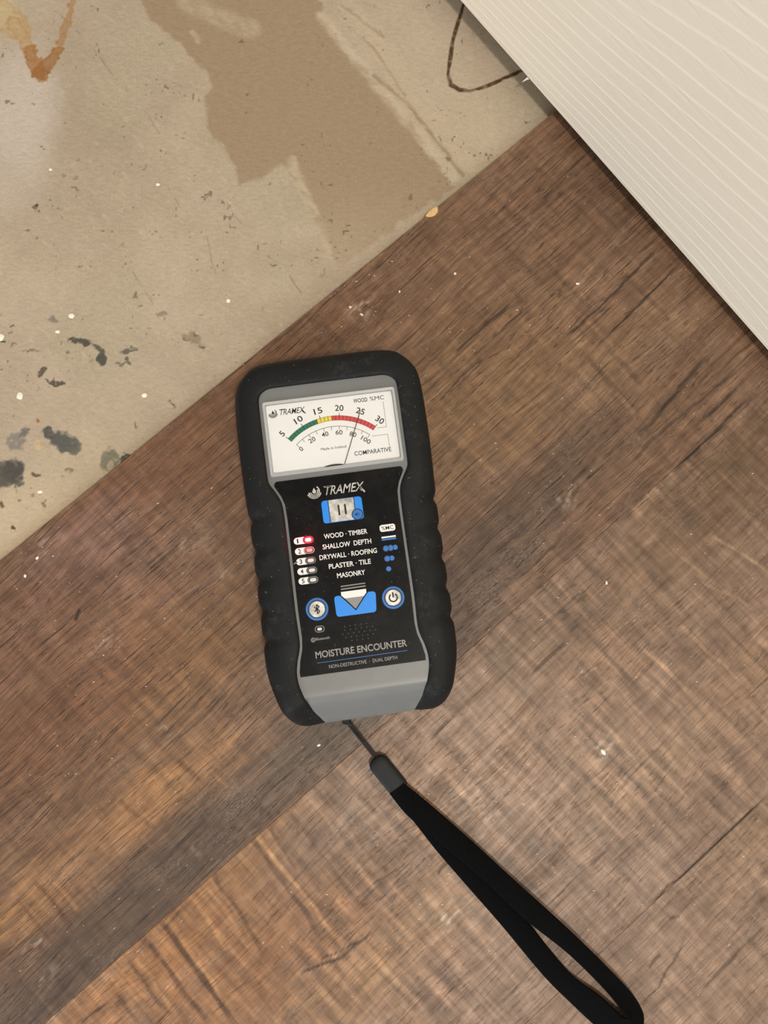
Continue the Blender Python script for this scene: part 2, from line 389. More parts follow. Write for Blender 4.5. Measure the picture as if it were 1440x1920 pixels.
CONC_SPOT = [(-146.44349870245875, 129.2632367644307, 6.315789473684211, 2.1052631578947367, -0.1396262222222222, 0.9, (72, 70, 62)), (-134.63611912835097, 120.27731484226781, 3.4210526315789473, 3.68421052631579, 0.0, 0.9, (70, 72, 64)), (-136.72245941713206, 125.07891634368599, 4.736842105263158, 1.3157894736842106, -0.5235983333333333, 0.8, (78, 76, 66)), (-124.70910588626651, 117.51802929608596, 4.2105263157894735, 0.9210526315789475, 0.03490655555555555, 0.6, (96, 92, 80)), (-121.672009664364, 124.9073412098918, 5.2631578947368425, 1.3157894736842106, 0.2094393333333333, 0.75, (84, 80, 70)), (-122.04256244847804, 119.5174310715048, 1.0526315789473684, 2.1052631578947367, 0.43633194444444445, 0.7, (78, 74, 64)), (-161.11658804607427, 140.53527143656208, 3.68421052631579, 1.842105263157895, -0.2094393333333333, 0.5, (92, 86, 84)), (-164.82734379627098, 113.01520218134704, 2.1052631578947367, 1.842105263157895, 0.6981311111111111, 0.8, (80, 70, 62)), (-160.25734406341405, 107.70527252782013, 2.368421052631579, 1.1842105263157896, -0.5235983333333333, 0.8, (70, 64, 66)), (-155.84901586745133, 106.04896817120898, 3.4210526315789473, 1.0526315789473684, -0.1745327777777778, 0.8, (72, 66, 60)), (-171.29254219810713, 123.9720288844184, 3.947368421052632, 1.0526315789473684, 0.1396262222222222, 0.6, (112, 98, 80)), (-181.15122679725067, 136.94530990995733, 1.3157894736842106, 0.7894736842105263, 0.0, 0.7, (96, 84, 68)), (-180.13254195715695, 127.01849312974454, 1.5789473684210527, 1.3157894736842106, 0.0, 0.6, (104, 92, 74)), (-186.204035452318, 128.95426880697536, 1.5789473684210527, 1.3157894736842106, 0.0, 0.85, (60, 54, 48)), (-153.00411758529572, 76.55561283749634, 8.421052631578947, 4.736842105263158, -0.3839721111111111, 0.92, (84, 85, 80)), (-160.18830504299527, 80.9497383422112, 3.1578947368421053, 2.6315789473684212, -0.5235983333333333, 0.9, (78, 78, 72)), (-146.97130492957012, 73.81810364364917, 3.68421052631579, 3.68421052631579, 0.0, 0.8, (96, 96, 88)), (-176.64645131605005, 76.4607002822474, 5.0, 5.0, 0.3490655555555556, 0.78, (126, 120, 114)), (-172.55848167875334, 80.89617317334925, 2.6315789473684212, 3.4210526315789473, 0.0, 0.8, (104, 100, 94)), (-178.07982083859818, 61.62217402846275, 6.842105263157895, 6.842105263157895, -0.1745327777777778, 0.95, (74, 72, 68)), (-183.17699365431966, 56.690430117503176, 5.7894736842105265, 4.736842105263158, 0.0, 0.9, (84, 80, 74)), (-174.27212033761523, 54.53114098730893, 3.1578947368421053, 2.6315789473684212, 0.0, 0.85, (92, 88, 80)), (-185.14379431892507, 64.06411546464935, 4.736842105263158, 2.368421052631579, 0.0, 0.8, (92, 88, 80)), (-129.22171733108163, 67.26571537783616, 5.2631578947368425, 5.7894736842105265, 0.0, 0.8, (112, 110, 94)), (-121.17259032213846, 68.39503566789716, 3.4210526315789473, 1.842105263157895, 0.1745327777777778, 0.9, (70, 70, 58)), (-128.31738096152188, 64.51697482708424, 2.1052631578947367, 2.1052631578947367, 0.0, 0.85, (178, 166, 142)), (-165.137067085707, 59.19729605160892, 2.1052631578947367, 1.3157894736842106, 0.0, 0.8, (86, 72, 58)), (-148.65857817867266, 62.25754103068824, 2.368421052631579, 0.7894736842105263, 0.0, 0.6, (110, 92, 76)), (-176.6981163966784, 32.842485455944605, 1.842105263157895, 0.7894736842105263, -0.43633194444444445, 0.85, (70, 62, 50)), (-181.77530548061478, 44.45704315081817, 1.5789473684210527, 1.3157894736842106, 0.0, 0.8, (80, 66, 50)), (-172.06308793485712, 201.88312846806747, 1.842105263157895, 1.5789473684210527, 0.0, 0.9, (54, 46, 40)), (-110.05921874229837, 294.69774159176274, 1.0526315789473684, 1.0526315789473684, -0.7853975, 0.7, (80, 66, 50)), (-96.36988926155145, 241.12560882632644, 0.7894736842105263, 0.7894736842105263, 0.0, 0.6, (96, 80, 64)), (-105.21313595376836, 143.88357134586101, 2.6315789473684212, 1.3157894736842106, -0.1745327777777778, 0.55, (122, 108, 90)), (-88.89017357145728, 131.13736426463717, 5.7894736842105265, 3.1578947368421053, -0.26179916666666664, 0.4, (110, 96, 76)), (-91.05809105028857, 129.69362120271876, 1.842105263157895, 1.0526315789473684, 0.0, 0.7, (92, 78, 60)), (-83.8320294276014, 126.8981128292876, 2.1052631578947367, 1.0526315789473684, -0.5235983333333333, 0.7, (92, 78, 60)), (-87.54686088703532, 132.57602588466855, 1.3157894736842106, 1.3157894736842106, 0.0, 0.6, (100, 84, 66)), (-46.592865846337816, 171.3923537672125, 2.368421052631579, 0.5263157894736842, -0.43633194444444445, 0.8, (96, 78, 54)), (-98.41369330851637, 96.28735991019698, 0.7894736842105263, 2.368421052631579, 0.4886917777777777, 0.8, (96, 82, 54)), (-116.85250898067774, 85.30615475768536, 1.0526315789473684, 1.842105263157895, 0.1745327777777778, 0.6, (104, 90, 70)), (88.75316529936727, 253.2248158342264, 1.5789473684210527, 1.3157894736842106, -0.5235983333333333, 0.9, (72, 62, 50)), (4.2431507358288805, 240.57759603632738, 1.3157894736842106, 0.7894736842105263, 0.43633194444444445, 0.6, (126, 104, 82)), (21.675799323682735, 218.7770330471317, 1.0526315789473684, 0.7894736842105263, 0.0, 0.6, (112, 92, 72)), (20.78175435992726, 209.46570540214574, 0.7894736842105263, 0.7894736842105263, 0.0, 0.5, (120, 100, 78)), (-166.15947601654915, 88.13017450882742, 1.3157894736842106, 1.3157894736842106, 0.0, 0.9, (178, 84, 66)), (-165.81131288394286, 74.29746261279162, 2.1052631578947367, 2.1052631578947367, 0.0, 0.7, (212, 182, 120)), (-21.321195020671333, 167.27576170600278, 0.7894736842105263, 2.6315789473684212, -0.0698131111111111, 0.4, (130, 110, 80)), (34.35788575129399, 270.78122959453424, 0.7894736842105263, 0.7894736842105263, 0.0, 0.7, (88, 74, 58)), (-167.66089312575681, 307.192798060482, 0.7894736842105263, 1.5789473684210527, 0.5235983333333333, 0.4, (140, 116, 88)), (-158.33641156669853, 219.23041706961732, 1.842105263157895, 0.7894736842105263, -0.26179916666666664, 0.5, (130, 110, 88)), (-153.2528424114645, 217.81602269419048, 1.3157894736842106, 1.0526315789473684, -0.1745327777777778, 0.5, (130, 110, 88)), (-82.31491958844839, 207.79433495924965, 0.7894736842105263, 0.7894736842105263, 0.0, 0.6, (96, 84, 66)), (-150.3095804948298, 228.2893003937565, 1.0526315789473684, 0.7894736842105263, 0.0, 0.5, (130, 110, 88))]
xs = np.concatenate([[-2500, -900, -400, -260], np.arange(-215, 118, 0.45), [140, 170, 260, 500, 1000, 2500]])
ys = np.concatenate([[-2500, -900, -300, -120, -40, 0], np.arange(8, 332, 0.45), [345, 370, 450, 700, 1300, 2500]])
floor = grid_mesh('floor', xs, ys, lambda x, y: np.zeros_like(x), m_conc, conc_paint)
tag(floor, 'bare tan concrete slab with stains and old adhesive spots', 'floor', kind='structure')

# ------------------------------------------------------------------ planks (u along the grain, v across)
ANG = math.radians(40.45)
TONES = [(182.5, 132.0, 60, 26, 0.5, (112, 80, 60)), (204.1, 79.5, 70, 40, 0.45, (108, 80, 60)), (250.5, 75.6, 50, 25, 0.5, (96, 70, 52)), (157.5, 65.3, 80, 40, 0.3, (128, 98, 74)), (107.4, 33.4, 70, 40, 0.5, (134, 104, 72)), (134.3, -14.8, 34, 9, 0.75, (92, 70, 53)), (134.8, -22.4, 40, 12, 0.55, (96, 73, 56)), (87.6, -21.9, 60, 16, 0.75, (92, 70, 53)), (49.8, -32.1, 52, 20, 0.8, (94, 72, 56)), (26.6, -50.5, 40, 12, 0.7, (92, 69, 52)), (168.9, 11.1, 44, 18, 0.4, (138, 108, 80)), (195.8, 3.3, 60, 16, 0.4, (130, 102, 76)), (199.6, -29.6, 60, 14, 0.5, (112, 84, 62)), (74.2, 112.7, 30, 16, 0.6, (98, 66, 42)), (85.7, 117.9, 40, 8, 0.4, (136, 104, 80)), (40.6, 115.2, 30, 20, 0.4, (112, 76, 50)), (-26.1, 110.2, 60, 30, 0.5, (118, 80, 54)), (-67.3, 109.7, 50, 24, 0.5, (116, 80, 56)), (-94.4, 104.9, 45, 22, 0.7, (136, 106, 94)), (-58.5, 74.3, 40, 22, 0.7, (130, 104, 90)), (-26.9, 75.4, 50, 22, 0.5, (112, 78, 52)), (-134.8, 91.3, 50, 25, 0.5, (118, 84, 66)), (-97.4, 59.3, 50, 20, 0.45, (138, 100, 74)), (-79.9, 27.2, 60, 22, 0.55, (134, 98, 64)), (-48.9, 28.0, 40, 20, 0.4, (122, 86, 54)), (-146.7, 51.0, 60, 24, 0.45, (126, 88, 64)), (-169.1, 47.1, 50, 24, 0.4, (118, 82, 60)), (-129.6, -13.6, 40, 16, 0.85, (150, 113, 79)), (-152.7, -10.0, 40, 12, 0.85, (160, 118, 80)), (-202.8, -8.5, 34, 14, 0.9, (152, 113, 78)), (-218.1, -7.9, 26, 10, 0.6, (150, 112, 76)), (-178.7, -10.2, 30, 10, 0.45, (150, 114, 86)), (-75.4, -40.7, 50, 16, 0.75, (92, 74, 58)), (-117.8, -43.6, 56, 16, 0.8, (96, 76, 60)), (-151.3, -40.5, 54, 16, 0.8, (95, 76, 62)), (-185.0, -46.4, 54, 16, 0.8, (90, 71, 57)), (-222.3, -45.5, 54, 20, 0.8, (94, 75, 60)), (-243.5, -48.7, 50, 18, 0.7, (98, 78, 62)), (-57.1, -43.1, 36, 10, 0.6, (88, 72, 58)), (-121.4, -60.0, 46, 18, 0.6, (150, 112, 78)), (-160.9, -64.3, 50, 22, 0.65, (158, 114, 74)), (-201.0, -70.4, 50, 24, 0.65, (162, 116, 76)), (-122.9, -97.6, 54, 26, 0.6, (140, 100, 68)), (-171.8, -105.5, 60, 30, 0.55, (156, 110, 72)), (-86.2, -77.6, 40, 20, 0.5, (132, 106, 86)), (-65.5, -108.7, 46, 20, 0.5, (138, 106, 80)), (-102.4, -128.3, 50, 20, 0.45, (134, 96, 66)), (-80.1, -141.4, 40, 20, 0.5, (148, 116, 84)), (-132.4, -140.2, 44, 22, 0.5, (162, 126, 92)), (-95.2, -166.6, 40, 24, 0.45, (150, 120, 98)), (-71.7, -193.6, 40, 24, 0.45, (150, 126, 108)), (-5.1, -94.7, 60, 28, 0.5, (142, 112, 88)), (45.3, -97.5, 60, 26, 0.5, (140, 110, 86)), (100.0, -89.0, 60, 26, 0.4, (138, 110, 86)), (144.6, -84.7, 60, 24, 0.6, (126, 98, 75)), (194.1, -76.3, 60, 30, 0.85, (110, 84, 63)), (166.1, -77.8, 50, 22, 0.7, (116, 90, 68)), (116.8, -78.7, 60, 18, 0.5, (124, 97, 74)), (66.3, -74.1, 50, 14, 0.5, (124, 98, 76)), (28.1, -69.0, 40, 12, 0.5, (122, 97, 76)), (123.6, -123.2, 50, 22, 0.45, (128, 102, 82)), (121.7, -152.9, 40, 20, 0.4, (148, 116, 88)), (21.0, -144.2, 50, 26, 0.5, (146, 116, 90)), (54.1, -162.8, 40, 20, 0.4, (150, 122, 96)), (81.4, -176.3, 40, 20, 0.4, (140, 112, 90)), (-15.4, -145.7, 50, 22, 0.45, (138, 112, 92)), (9.9, -187.5, 40, 20, 0.4, (140, 114, 96)), (-26.4, -103.1, 30, 18, 0.4, (150, 120, 96)), (58.2, -216.4, 40, 16, 0.45, (146, 116, 88)), (15.1, -227.9, 40, 20, 0.45, (152, 124, 102)), (16.3, -264.5, 40, 20, 0.45, (148, 120, 98))]  # wood tones; the paler grey ones also carry the floor's sheen as colour
# (u, v) line start and end, half width, strength, colour: saw marks across the grain, cracks along it
SAW = [([(-115.9, -53.4), (-120.8, -118.6)], 1.2, 0.6, (96, 66, 44)), ([(-113.6, -53.8), (-115.4, -120.1)], 1.0, 0.7, (196, 150, 104)), ([(-141.0, -55.9), (-145.1, -100.5)], 1.2, 0.6, (92, 64, 42)), ([(-146.0, -58.0), (-150.4, -99.1)], 1.0, 0.5, (190, 144, 98)), ([(-154.4, -57.2), (-158.3, -88.9)], 1.0, 0.5, (186, 140, 94)), ([(-173.0, -55.4), (-175.6, -117.9)], 1.4, 0.65, (90, 62, 40)), ([(-170.3, -56.8), (-173.0, -110.8)], 1.1, 0.5, (190, 144, 98)), ([(-182.9, -57.8), (-185.3, -106.2)], 1.2, 0.6, (94, 66, 44)), ([(-195.5, -59.5), (-196.5, -96.4)], 1.0, 0.5, (98, 70, 46)), ([(-191.7, -59.6), (-193.9, -97.1)], 0.9, 0.5, (188, 142, 96)), ([(-208.1, -59.5), (-209.5, -84.9)], 1.0, 0.45, (98, 70, 46)), ([(-95.3, -56.5), (-98.4, -115.7)], 1.2, 0.45, (100, 74, 54)), ([(-83.7, -56.7), (-87.6, -118.8)], 1.1, 0.35, (190, 154, 120)), ([(-75.3, -60.7), (-80.9, -114.9)], 1.0, 0.35, (112, 84, 64)), ([(-61.0, -59.8), (-64.8, -115.8)], 1.2, 0.35, (186, 152, 120)), ([(-106.8, -56.4), (-110.4, -82.6)], 0.9, 0.5, (98, 70, 46)), ([(153.0, -91.8), (165.5, -134.4)], 0.8, 0.6, (178, 146, 116)), ([(133.1, -89.1), (144.0, -137.2)], 0.8, 0.5, (176, 144, 114)), ([(133.3, -106.9), (141.2, -124.3)], 0.7, 0.5, (176, 144, 114)), ([(110.4, -113.6), (114.5, -160.5)], 0.9, 0.6, (184, 150, 118)), ([(87.1, -111.1), (92.6, -148.5)], 0.9, 0.6, (184, 150, 118)), ([(77.1, -118.0), (85.3, -152.5)], 0.7, 0.5, (182, 150, 120)), ([(68.2, -100.0), (71.9, -123.8)], 0.8, 0.4, (178, 148, 116)), ([(41.0, -114.2), (51.8, -157.4)], 0.8, 0.4, (182, 150, 120)), ([(0.9, -166.5), (5.2, -196.5)], 0.7, 0.4, (180, 152, 126)), ([(70.8, -109.1), (77.0, -141.9)], 1.5, 0.25, (110, 84, 64)), ([(97.4, -51.6), (96.4, -92.9)], 1.3, 0.4, (104, 80, 60)), ([(70.2, -49.6), (71.2, -88.7)], 1.2, 0.35, (104, 80, 60)), ([(92.8, -40.5), (95.1, -74.3)], 1.2, 0.35, (104, 80, 60)), ([(38.7, -60.9), (43.9, -103.1)], 1.4, 0.4, (106, 82, 62)), ([(25.5, -59.8), (29.0, -103.9)], 1.2, 0.35, (108, 84, 64)), ([(168.2, 22.8), (164.5, -51.2)], 1.6, 0.4, (96, 72, 54)), ([(178.6, 17.7), (178.5, -15.5)], 1.4, 0.4, (98, 74, 56)), ([(165.5, -0.9), (165.0, -26.2)], 1.6, 0.45, (154, 122, 92)), ([(166.5, 16.7), (166.0, -8.6)], 1.4, 0.4, (92, 70, 52)), ([(157.1, 73.2), (154.2, 19.7)], 2.2, 0.3, (152, 118, 90)), ([(165.3, 107.9), (158.5, 49.5)], 1.8, 0.3, (96, 68, 50)), ([(210.3, 40.0), (214.4, 2.7)], 1.4, 0.3, (96, 70, 52)), ([(-120.1, -1.9), (-116.9, -34.5)], 1.2, 0.5, (104, 72, 48)), ([(-112.7, -5.0), (-110.3, -30.4)], 0.9, 0.5, (178, 132, 88)), ([(-207.0, -1.6), (-205.3, -31.9)], 1.2, 0.5, (106, 72, 48)), ([(-199.8, -4.6), (-199.0, -27.8)], 1.0, 0.5, (184, 134, 88)), ([(-153.8, 0.8), (-147.8, -24.1)], 1.2, 0.4, (104, 74, 50)), ([(-217.1, -2.4), (-217.6, -27.4)], 1.0, 0.45, (106, 72, 48)), ([(-49.3, -89.9), (-48.6, -136.5)], 1.0, 0.35, (182, 150, 118)), ([(-60.3, -126.3), (-64.1, -161.9)], 1.0, 0.35, (186, 152, 118)), ([(-113.3, -141.1), (-114.5, -181.1)], 1.1, 0.4, (188, 150, 110)), ([(-123.9, -122.3), (-125.0, -162.5)], 1.1, 0.35, (108, 80, 58)), ([(-74.4, -127.0), (-78.1, -162.4)], 1.0, 0.3, (108, 82, 60)), ([(-64.1, -161.9), (-63.1, -191.6)], 0.9, 0.3, (184, 152, 124))]
CRACK = [([(236.6, 36.0), (212.7, 34.2), (184.0, 31.9), (162.8, 32.1)], 0.55, 0.85), ([(238.7, 22.8), (213.4, 20.4), (180.6, 18.6)], 0.45, 0.8), ([(156.6, 64.2), (133.4, 63.1), (114.4, 62.4)], 0.5, 0.75), ([(160.0, 57.6), (133.9, 55.3)], 0.4, 0.7), ([(219.1, -53.8), (177.6, -55.8), (160.4, -56.8)], 0.55, 0.85), ([(224.8, -39.7), (173.7, -37.2), (154.6, -37.4)], 0.45, 0.55), ([(217.7, -22.6), (177.3, -29.2), (161.9, -31.6)], 0.8, 0.6), ([(189.4, 8.7), (152.1, 4.9), (159.6, 17.4)], 0.3, 0.1), ([(-34.6, -126.4), (-55.7, -125.8), (-60.3, -126.3)], 0.45, 0.8), ([(-99.4, -125.2), (-119.3, -124.7), (-139.1, -116.9)], 0.5, 0.8), ([(-108.9, -124.2), (-127.7, -119.0)], 0.3, 0.6), ([(-42.9, 87.3), (-63.5, 89.1), (-83.8, 88.9)], 0.3, 0.5), ([(-214.7, -67.8), (-229.8, -67.0)], 0.45, 0.7), ([(66.0, -17.8), (49.0, -20.9)], 0.3, 0.4), ([(83.4, -205.0), (41.9, -205.2), (6.2, -203.6)], 0.5, 0.75), ([(-3.2, -224.9), (-12.2, -225.1)], 0.5, 0.7), ([(10.5, -227.2), (-14.0, -234.7), (-27.3, -235.8)], 0.45, 0.55), ([(45.5, -248.7), (20.4, -248.8), (-0.8, -249.5)], 0.5, 0.5), ([(15.5, -217.9), (10.9, -215.2)], 0.4, 0.6), ([(83.3, -71.3), (50.9, -71.3)], 0.3, 0.4), ([(90.6, 47.6), (112.1, 51.4), (125.1, 51.6)], 0.35, 0.6), ([(-110.7, 84.3), (-116.7, 80.9)], 0.7, 0.8), ([(184.7, 130.2), (170.1, 130.7)], 0.45, 0.8), ([(11.8, 88.8), (-9.2, 88.7)], 0.3, 0.5)]
DUST_GLINT = [(40.0, -137.1, 6, 4, 0.5), (93.1, 111.7, 9, 5, 0.45), (107.8, -31.9, 9, 5, 0.35), (-118.9, 11.9, 7, 4, 0.25), (-110.5, 63.7, 8, 4, 0.25), (-22.5, -116.4, 7, 9, 0.3), (-142.5, -41.7, 9, 5, 0.2), (-219.5, -25.8, 7, 4, 0.3), (-226.4, -38.7, 6, 3, 0.3), (-68.4, -143.5, 9, 6, 0.5), (-46.0, 48.0, 6, 3, 0.2), (-108.7, 120.6, 10, 6, 0.25), (-49.5, 77.1, 12, 8, 0.18), (136.7, -52.9, 5, 2, 0.2)]  # dust smears, plus one highlight cluster painted as pale scratches

def wood_paint(seed, base, v0, v1, warm=1.0, sawamp=.26):
    def f(u, v):
        n = len(u)
        a = vnoise(u * .35, v, 12, seed, 3); b = vnoise(u * .5, v, 40, seed + 5, 2)
        ju = u + (vnoise(u, v, 10, seed + 9, 2) - .5) * 16; jv = v + (vnoise(u * .4, v, 8, seed + 11, 2) - .5) * 9
        rag = vnoise(u * .16, v, 2.2, seed + 13, 2)
        col = np.tile(np.array([base], float), (n, 1))
        col += ((a - .5) * 30 + (b - .5) * 16)[:, None] * np.array([[1.05, 1, .9]])
        for q in TONES:
            if not v0 < q[1] < v1:
                continue
            m = np.exp(-(((ju - q[0]) / q[2]) ** 2 + ((jv - q[1]) / q[3]) ** 2))
            m = sstep(.22, .78, m + (rag - .5) * .9 * sstep(.03, .25, m)) * .6 + m * .4
            col = lay(col, m * q[4] * 1.2, np.asarray(q[5]) * warm)
        # saw marks everywhere, faint, plus the plain ones
        sawn = vnoise(u + v * .08, v * .12, 3.2, seed + 21, 2)
        zone = sstep(.45, .65, vnoise(u, v, 38, seed + 23, 2))
        col *= (1 + (sawn - .5) * sawamp * (.35 + .65 * zone))[:, None]
        for pts, w, s, c in SAW:
            d, p = seg_dist(u + (vnoise(u, v, 9, seed + 31) - .5) * 1.6, v, pts)
            fade = sstep(0, .08, p) * (1 - sstep(.8, 1.0, p)) * (.6 + .4 * sstep(.3, .6, vnoise(u, v, 4.5, seed + 33)))
            col = lay(col, (1 - sstep(w * .5, w * 1.3, d)) * min(1, s * 1.25) * fade, c)
        for pts, w, s in CRACK:
            d, p = seg_dist(u, v + (vnoise(u, v, 7, seed + 41) - .5) * 1.2, pts)
            fade = 1 - sstep(.75, 1.0, np.abs(p * 2 - 1))
            col = lay(col, (1 - sstep(w * .5, w * 1.9, d)) * s * fade, (48, 32, 22))
        for q in DUST_GLINT:
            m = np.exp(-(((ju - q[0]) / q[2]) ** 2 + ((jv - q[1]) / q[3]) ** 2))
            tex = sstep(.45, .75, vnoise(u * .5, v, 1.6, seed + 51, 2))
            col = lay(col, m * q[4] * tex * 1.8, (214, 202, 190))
        return col
    return f

def plank(v0, v1, u0, u1, uf0, uf1, seed, base, step, top=6.0, warm=1.0, sawamp=.26, st=1.0, cross=.3):
    us = np.concatenate([np.arange(u0, uf0, 40.0), np.arange(uf0, uf1, step), np.arange(uf1, u1 + 1, 40.0)])
    us[-1] = u1
    e = 0.22
    g = .02
    vs_ = np.concatenate([[v0 + g, v0 + g, v0 + g + e * .3, v0 + g + e], np.arange(v0 + 1.0, v1 - .9, step), [v1 - g - e, v1 - g - e * .3, v1 - g, v1 - g]])
    idx = np.zeros(len(vs_)); idx[0] = idx[-1] = 1
    zz = np.full(len(vs_), top); zz[0] = zz[-1] = 0.02
    zz[1] = zz[-2] = top - .16; zz[2] = zz[-3] = top - .05
    zgrid = np.repeat(zz, len(us))
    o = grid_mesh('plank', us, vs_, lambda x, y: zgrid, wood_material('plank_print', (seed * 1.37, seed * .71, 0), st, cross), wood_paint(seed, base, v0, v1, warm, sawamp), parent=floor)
    o.rotation_euler = (0, 0, ANG)
    return o
E0, S1, S2 = 128.0, -55.9, -204.9
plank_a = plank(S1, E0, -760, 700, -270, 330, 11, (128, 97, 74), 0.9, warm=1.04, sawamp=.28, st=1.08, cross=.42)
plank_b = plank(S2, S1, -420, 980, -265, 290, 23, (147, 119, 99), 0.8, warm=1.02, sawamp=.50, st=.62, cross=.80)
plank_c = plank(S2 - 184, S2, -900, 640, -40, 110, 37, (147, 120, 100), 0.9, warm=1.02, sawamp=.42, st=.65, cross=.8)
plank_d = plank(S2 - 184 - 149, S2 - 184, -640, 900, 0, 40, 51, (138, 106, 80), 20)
# bruised corner of the board edge that shows the pale core
cu = (156.4, 129.8)
rng = random.Random(5)
vv, ff = [], []
prof = [(-4.4, 0.2), (-2.6, 1.4), (0.2, 2.0), (2.6, 1.5), (4.4, 0.2)]
for du, dv in prof:
    vv.append(((cu[0] + du) * MM, (E0 + dv * 0.75) * MM, 0.0002))
    vv.append(((cu[0] + du) * MM, (E0 + dv) * MM, (3.4 + rng.random()) * MM))
    vv.append(((cu[0] + du * .95) * MM, (E0 + dv * .45) * MM, (6.0 + .1 * dv) * MM))
    vv.append(((cu[0] + du * .8) * MM, (E0 - .8 - dv * 1.0) * MM, 6.06 * MM))
for k in range(4):
    for j in range(3):
        a = k * 4 + j
        ff.append((a, a + 4, a + 5, a + 1))
m_core = mat('board_core', (224, 186, 122), 0.7)
t = NT(m_core); co = t.n('ShaderNodeTexCoord').outputs['Object']
t.put(t.b.inputs['Base Color'], t.mix(t.noise(co, 900, 3), hexc(190, 140, 86), hexc(244, 214, 150)))
chip = mesh_obj('chipped_edge', vv, ff, m_core, plank_a)
chip['label'] = 'pale splintered core at the plank edge'

# ------------------------------------------------------------------ door standing over the floor
D0 = Vector([0.050665562277968146, 0.3135747793514259])
D1 = Vector([0.20749260626239613, 0.12205162685594856])
ddir = (D1 - D0).normalized()
bm = bmesh.new()
L0, L1, TH, HB, HT = -0.25, 0.51, 0.035, 0.013, 2.03
r = 0.0012
pr = [(0, HB + r), (r, HB), (TH - r, HB), (TH, HB + r), (TH, HT - r), (TH - r, HT), (r, HT), (0, HT - r)]
rings = []
for s_ in (L0, L0 + .02, 0.0, 0.06, 0.12, 0.18, 0.24, L1 - .02, L1):
    rings.append([bm.verts.new((s_, y_, z_)) for y_, z_ in pr])
for A, B in zip(rings, rings[1:]):
    for k in range(len(pr)):
        bm.faces.new((A[k], B[k], B[(k + 1) % len(pr)], A[(k + 1) % len(pr)]))
bm.faces.new(rings[0]); bm.faces.new(rings[-1][::-1])
bmesh.ops.recalc_face_normals(bm, faces=bm.faces)
me = bpy.data.meshes.new('door_1'); bm.to_mesh(me); bm.free()
me.materials.append(m_door)
door = bpy.data.objects.new('door_1', me)
C.objects.link(door)
door.location = (D0.x, D0.y, 0)
door.rotation_euler = (0, 0, math.atan2(ddir.y, ddir.x))
tag(door, 'cream painted door with embossed wood grain, its bottom edge just above the floor', 'door', kind='structure')
m_wall = mat('wall_paint', (206, 196, 180), 0.8)
tw = NT(m_wall); cw = tw.n('ShaderNodeTexCoord').outputs['Object']
tw.bump(tw.noise(cw, 260, 3), .0004, .4)
wv_ = []
for s_ in (L0 - .5, L1 + .9):
    for y_ in (TH + .05, TH + .17):
        for z_ in (0.0, 2.6):
            wv_.append((s_, y_, z_))
wall = mesh_obj('wall_light_block', wv_, [(0, 1, 3, 2), (4, 6, 7, 5), (0, 4, 5, 1), (2, 3, 7, 6), (1, 5, 7, 3), (0, 2, 6, 4)], m_wall)  # out of view, added to keep light from leaking under the door
wall.location = door.location; wall.rotation_euler = door.rotation_euler
tag(wall, 'unseen plain wall added close behind the door to stop light leaking under it', 'wall', kind='structure')
m_burr = mat('paint_burr', (236, 230, 218), .5)
bs = (Vector([0.08629886425329378, 0.2687177654057956]) - D0).dot(ddir)
burr = mesh_obj('paint_burr', [(bs - .0008, -.0002, 0.0138), (bs + .0008, -.0002, 0.0138), (bs + .0001, -.0007, 0.0133), (bs - .0014, -.0022, 0.0108), (bs - .0019, -.0018, 0.0106), (bs - .0002, .0004, 0.0131)],
                [(0, 1, 2), (0, 2, 3, 4), (0, 4, 5), (2, 1, 5), (2, 5, 4, 3)], m_burr, door)
burr['label'] = 'white curl of paint on the door bottom'

# ------------------------------------------------------------------ moisture meter
m_rub = mat('rubber', (26, 27, 28), 0.62, spec=0.22)
t = NT(m_rub); co = t.n('ShaderNodeTexCoord').outputs['Object']
d1 = t.noise(co, 55, 4, 0.65); d2 = t.noise(co, 420, 3, 0.6)
sm_ = t.math('MULTIPLY', t.mapr(d1, 0.52, 0.72, 0.0, 0.42), t.mapr(d2, 0.42, 0.7, 0.1, 1.0))
spk_ = t.mapr(t.noise(co, 900, 1, 0.4), 0.74, 0.80, 0.0, 0.5)
base = t.mix(sm_, hexc(23, 24, 25), hexc(78, 78, 77))
t.put(t.b.inputs['Base Color'], t.mix(spk_, base, hexc(130, 126, 120)))
t.put(t.b.inputs['Roughness'], t.mapr(d1, 0.3, 0.7, 0.5, 0.72))
t.bump(d2, 0.00012, 0.4)
m_grey = mat('grey_plastic', (130, 131, 130), 0.38, spec=0.45)
t = NT(m_grey); co = t.n('ShaderNodeTexCoord').outputs['Object']
g1 = t.noise(co, 1500, 2, 0.5)
t.put(t.b.inputs['Base Color'], t.mix(t.noise(co, 120, 3), hexc(112, 113, 112), hexc(122, 123, 122)))
t.bump(g1, 0.00006, 0.35)
m_frame = mat('frame_plastic', (178, 179, 178), 0.25, spec=0.6)
m_label = mat('label_film', (14, 14, 15), 0.34, spec=0.12)
t = NT(m_label); co = t.n('ShaderNodeTexCoord').outputs['Object']
s1 = t.mapr(t.noise(co, 1100, 1, 0.4), 0.735, 0.79, 0.0, 0.6)
s2 = t.mapr(t.noise(co, 90, 3, 0.6), 0.45, 0.75, 0.0, 0.05)
t.put(t.b.inputs['Base Color'], t.mix(t.math('MAXIMUM', s1, s2), hexc(12, 12, 13), hexc(110, 107, 102)))
m_white = mat('white_ink', (236, 234, 230), 0.5)
m_silver = mat('silver_ink', (188, 186, 182), 0.34, metal=0.55)
t = NT(m_silver); co = t.n('ShaderNodeTexCoord').outputs['Object']
t.put(t.b.inputs['Base Color'], t.mix(t.mapr(t.noise(co, 260, 3, 0.6), 0.35, 0.65, 0, 1), hexc(160, 158, 154), hexc(222, 220, 214)))
m_dim = mat('grey_ink', (138, 136, 133), 0.45)
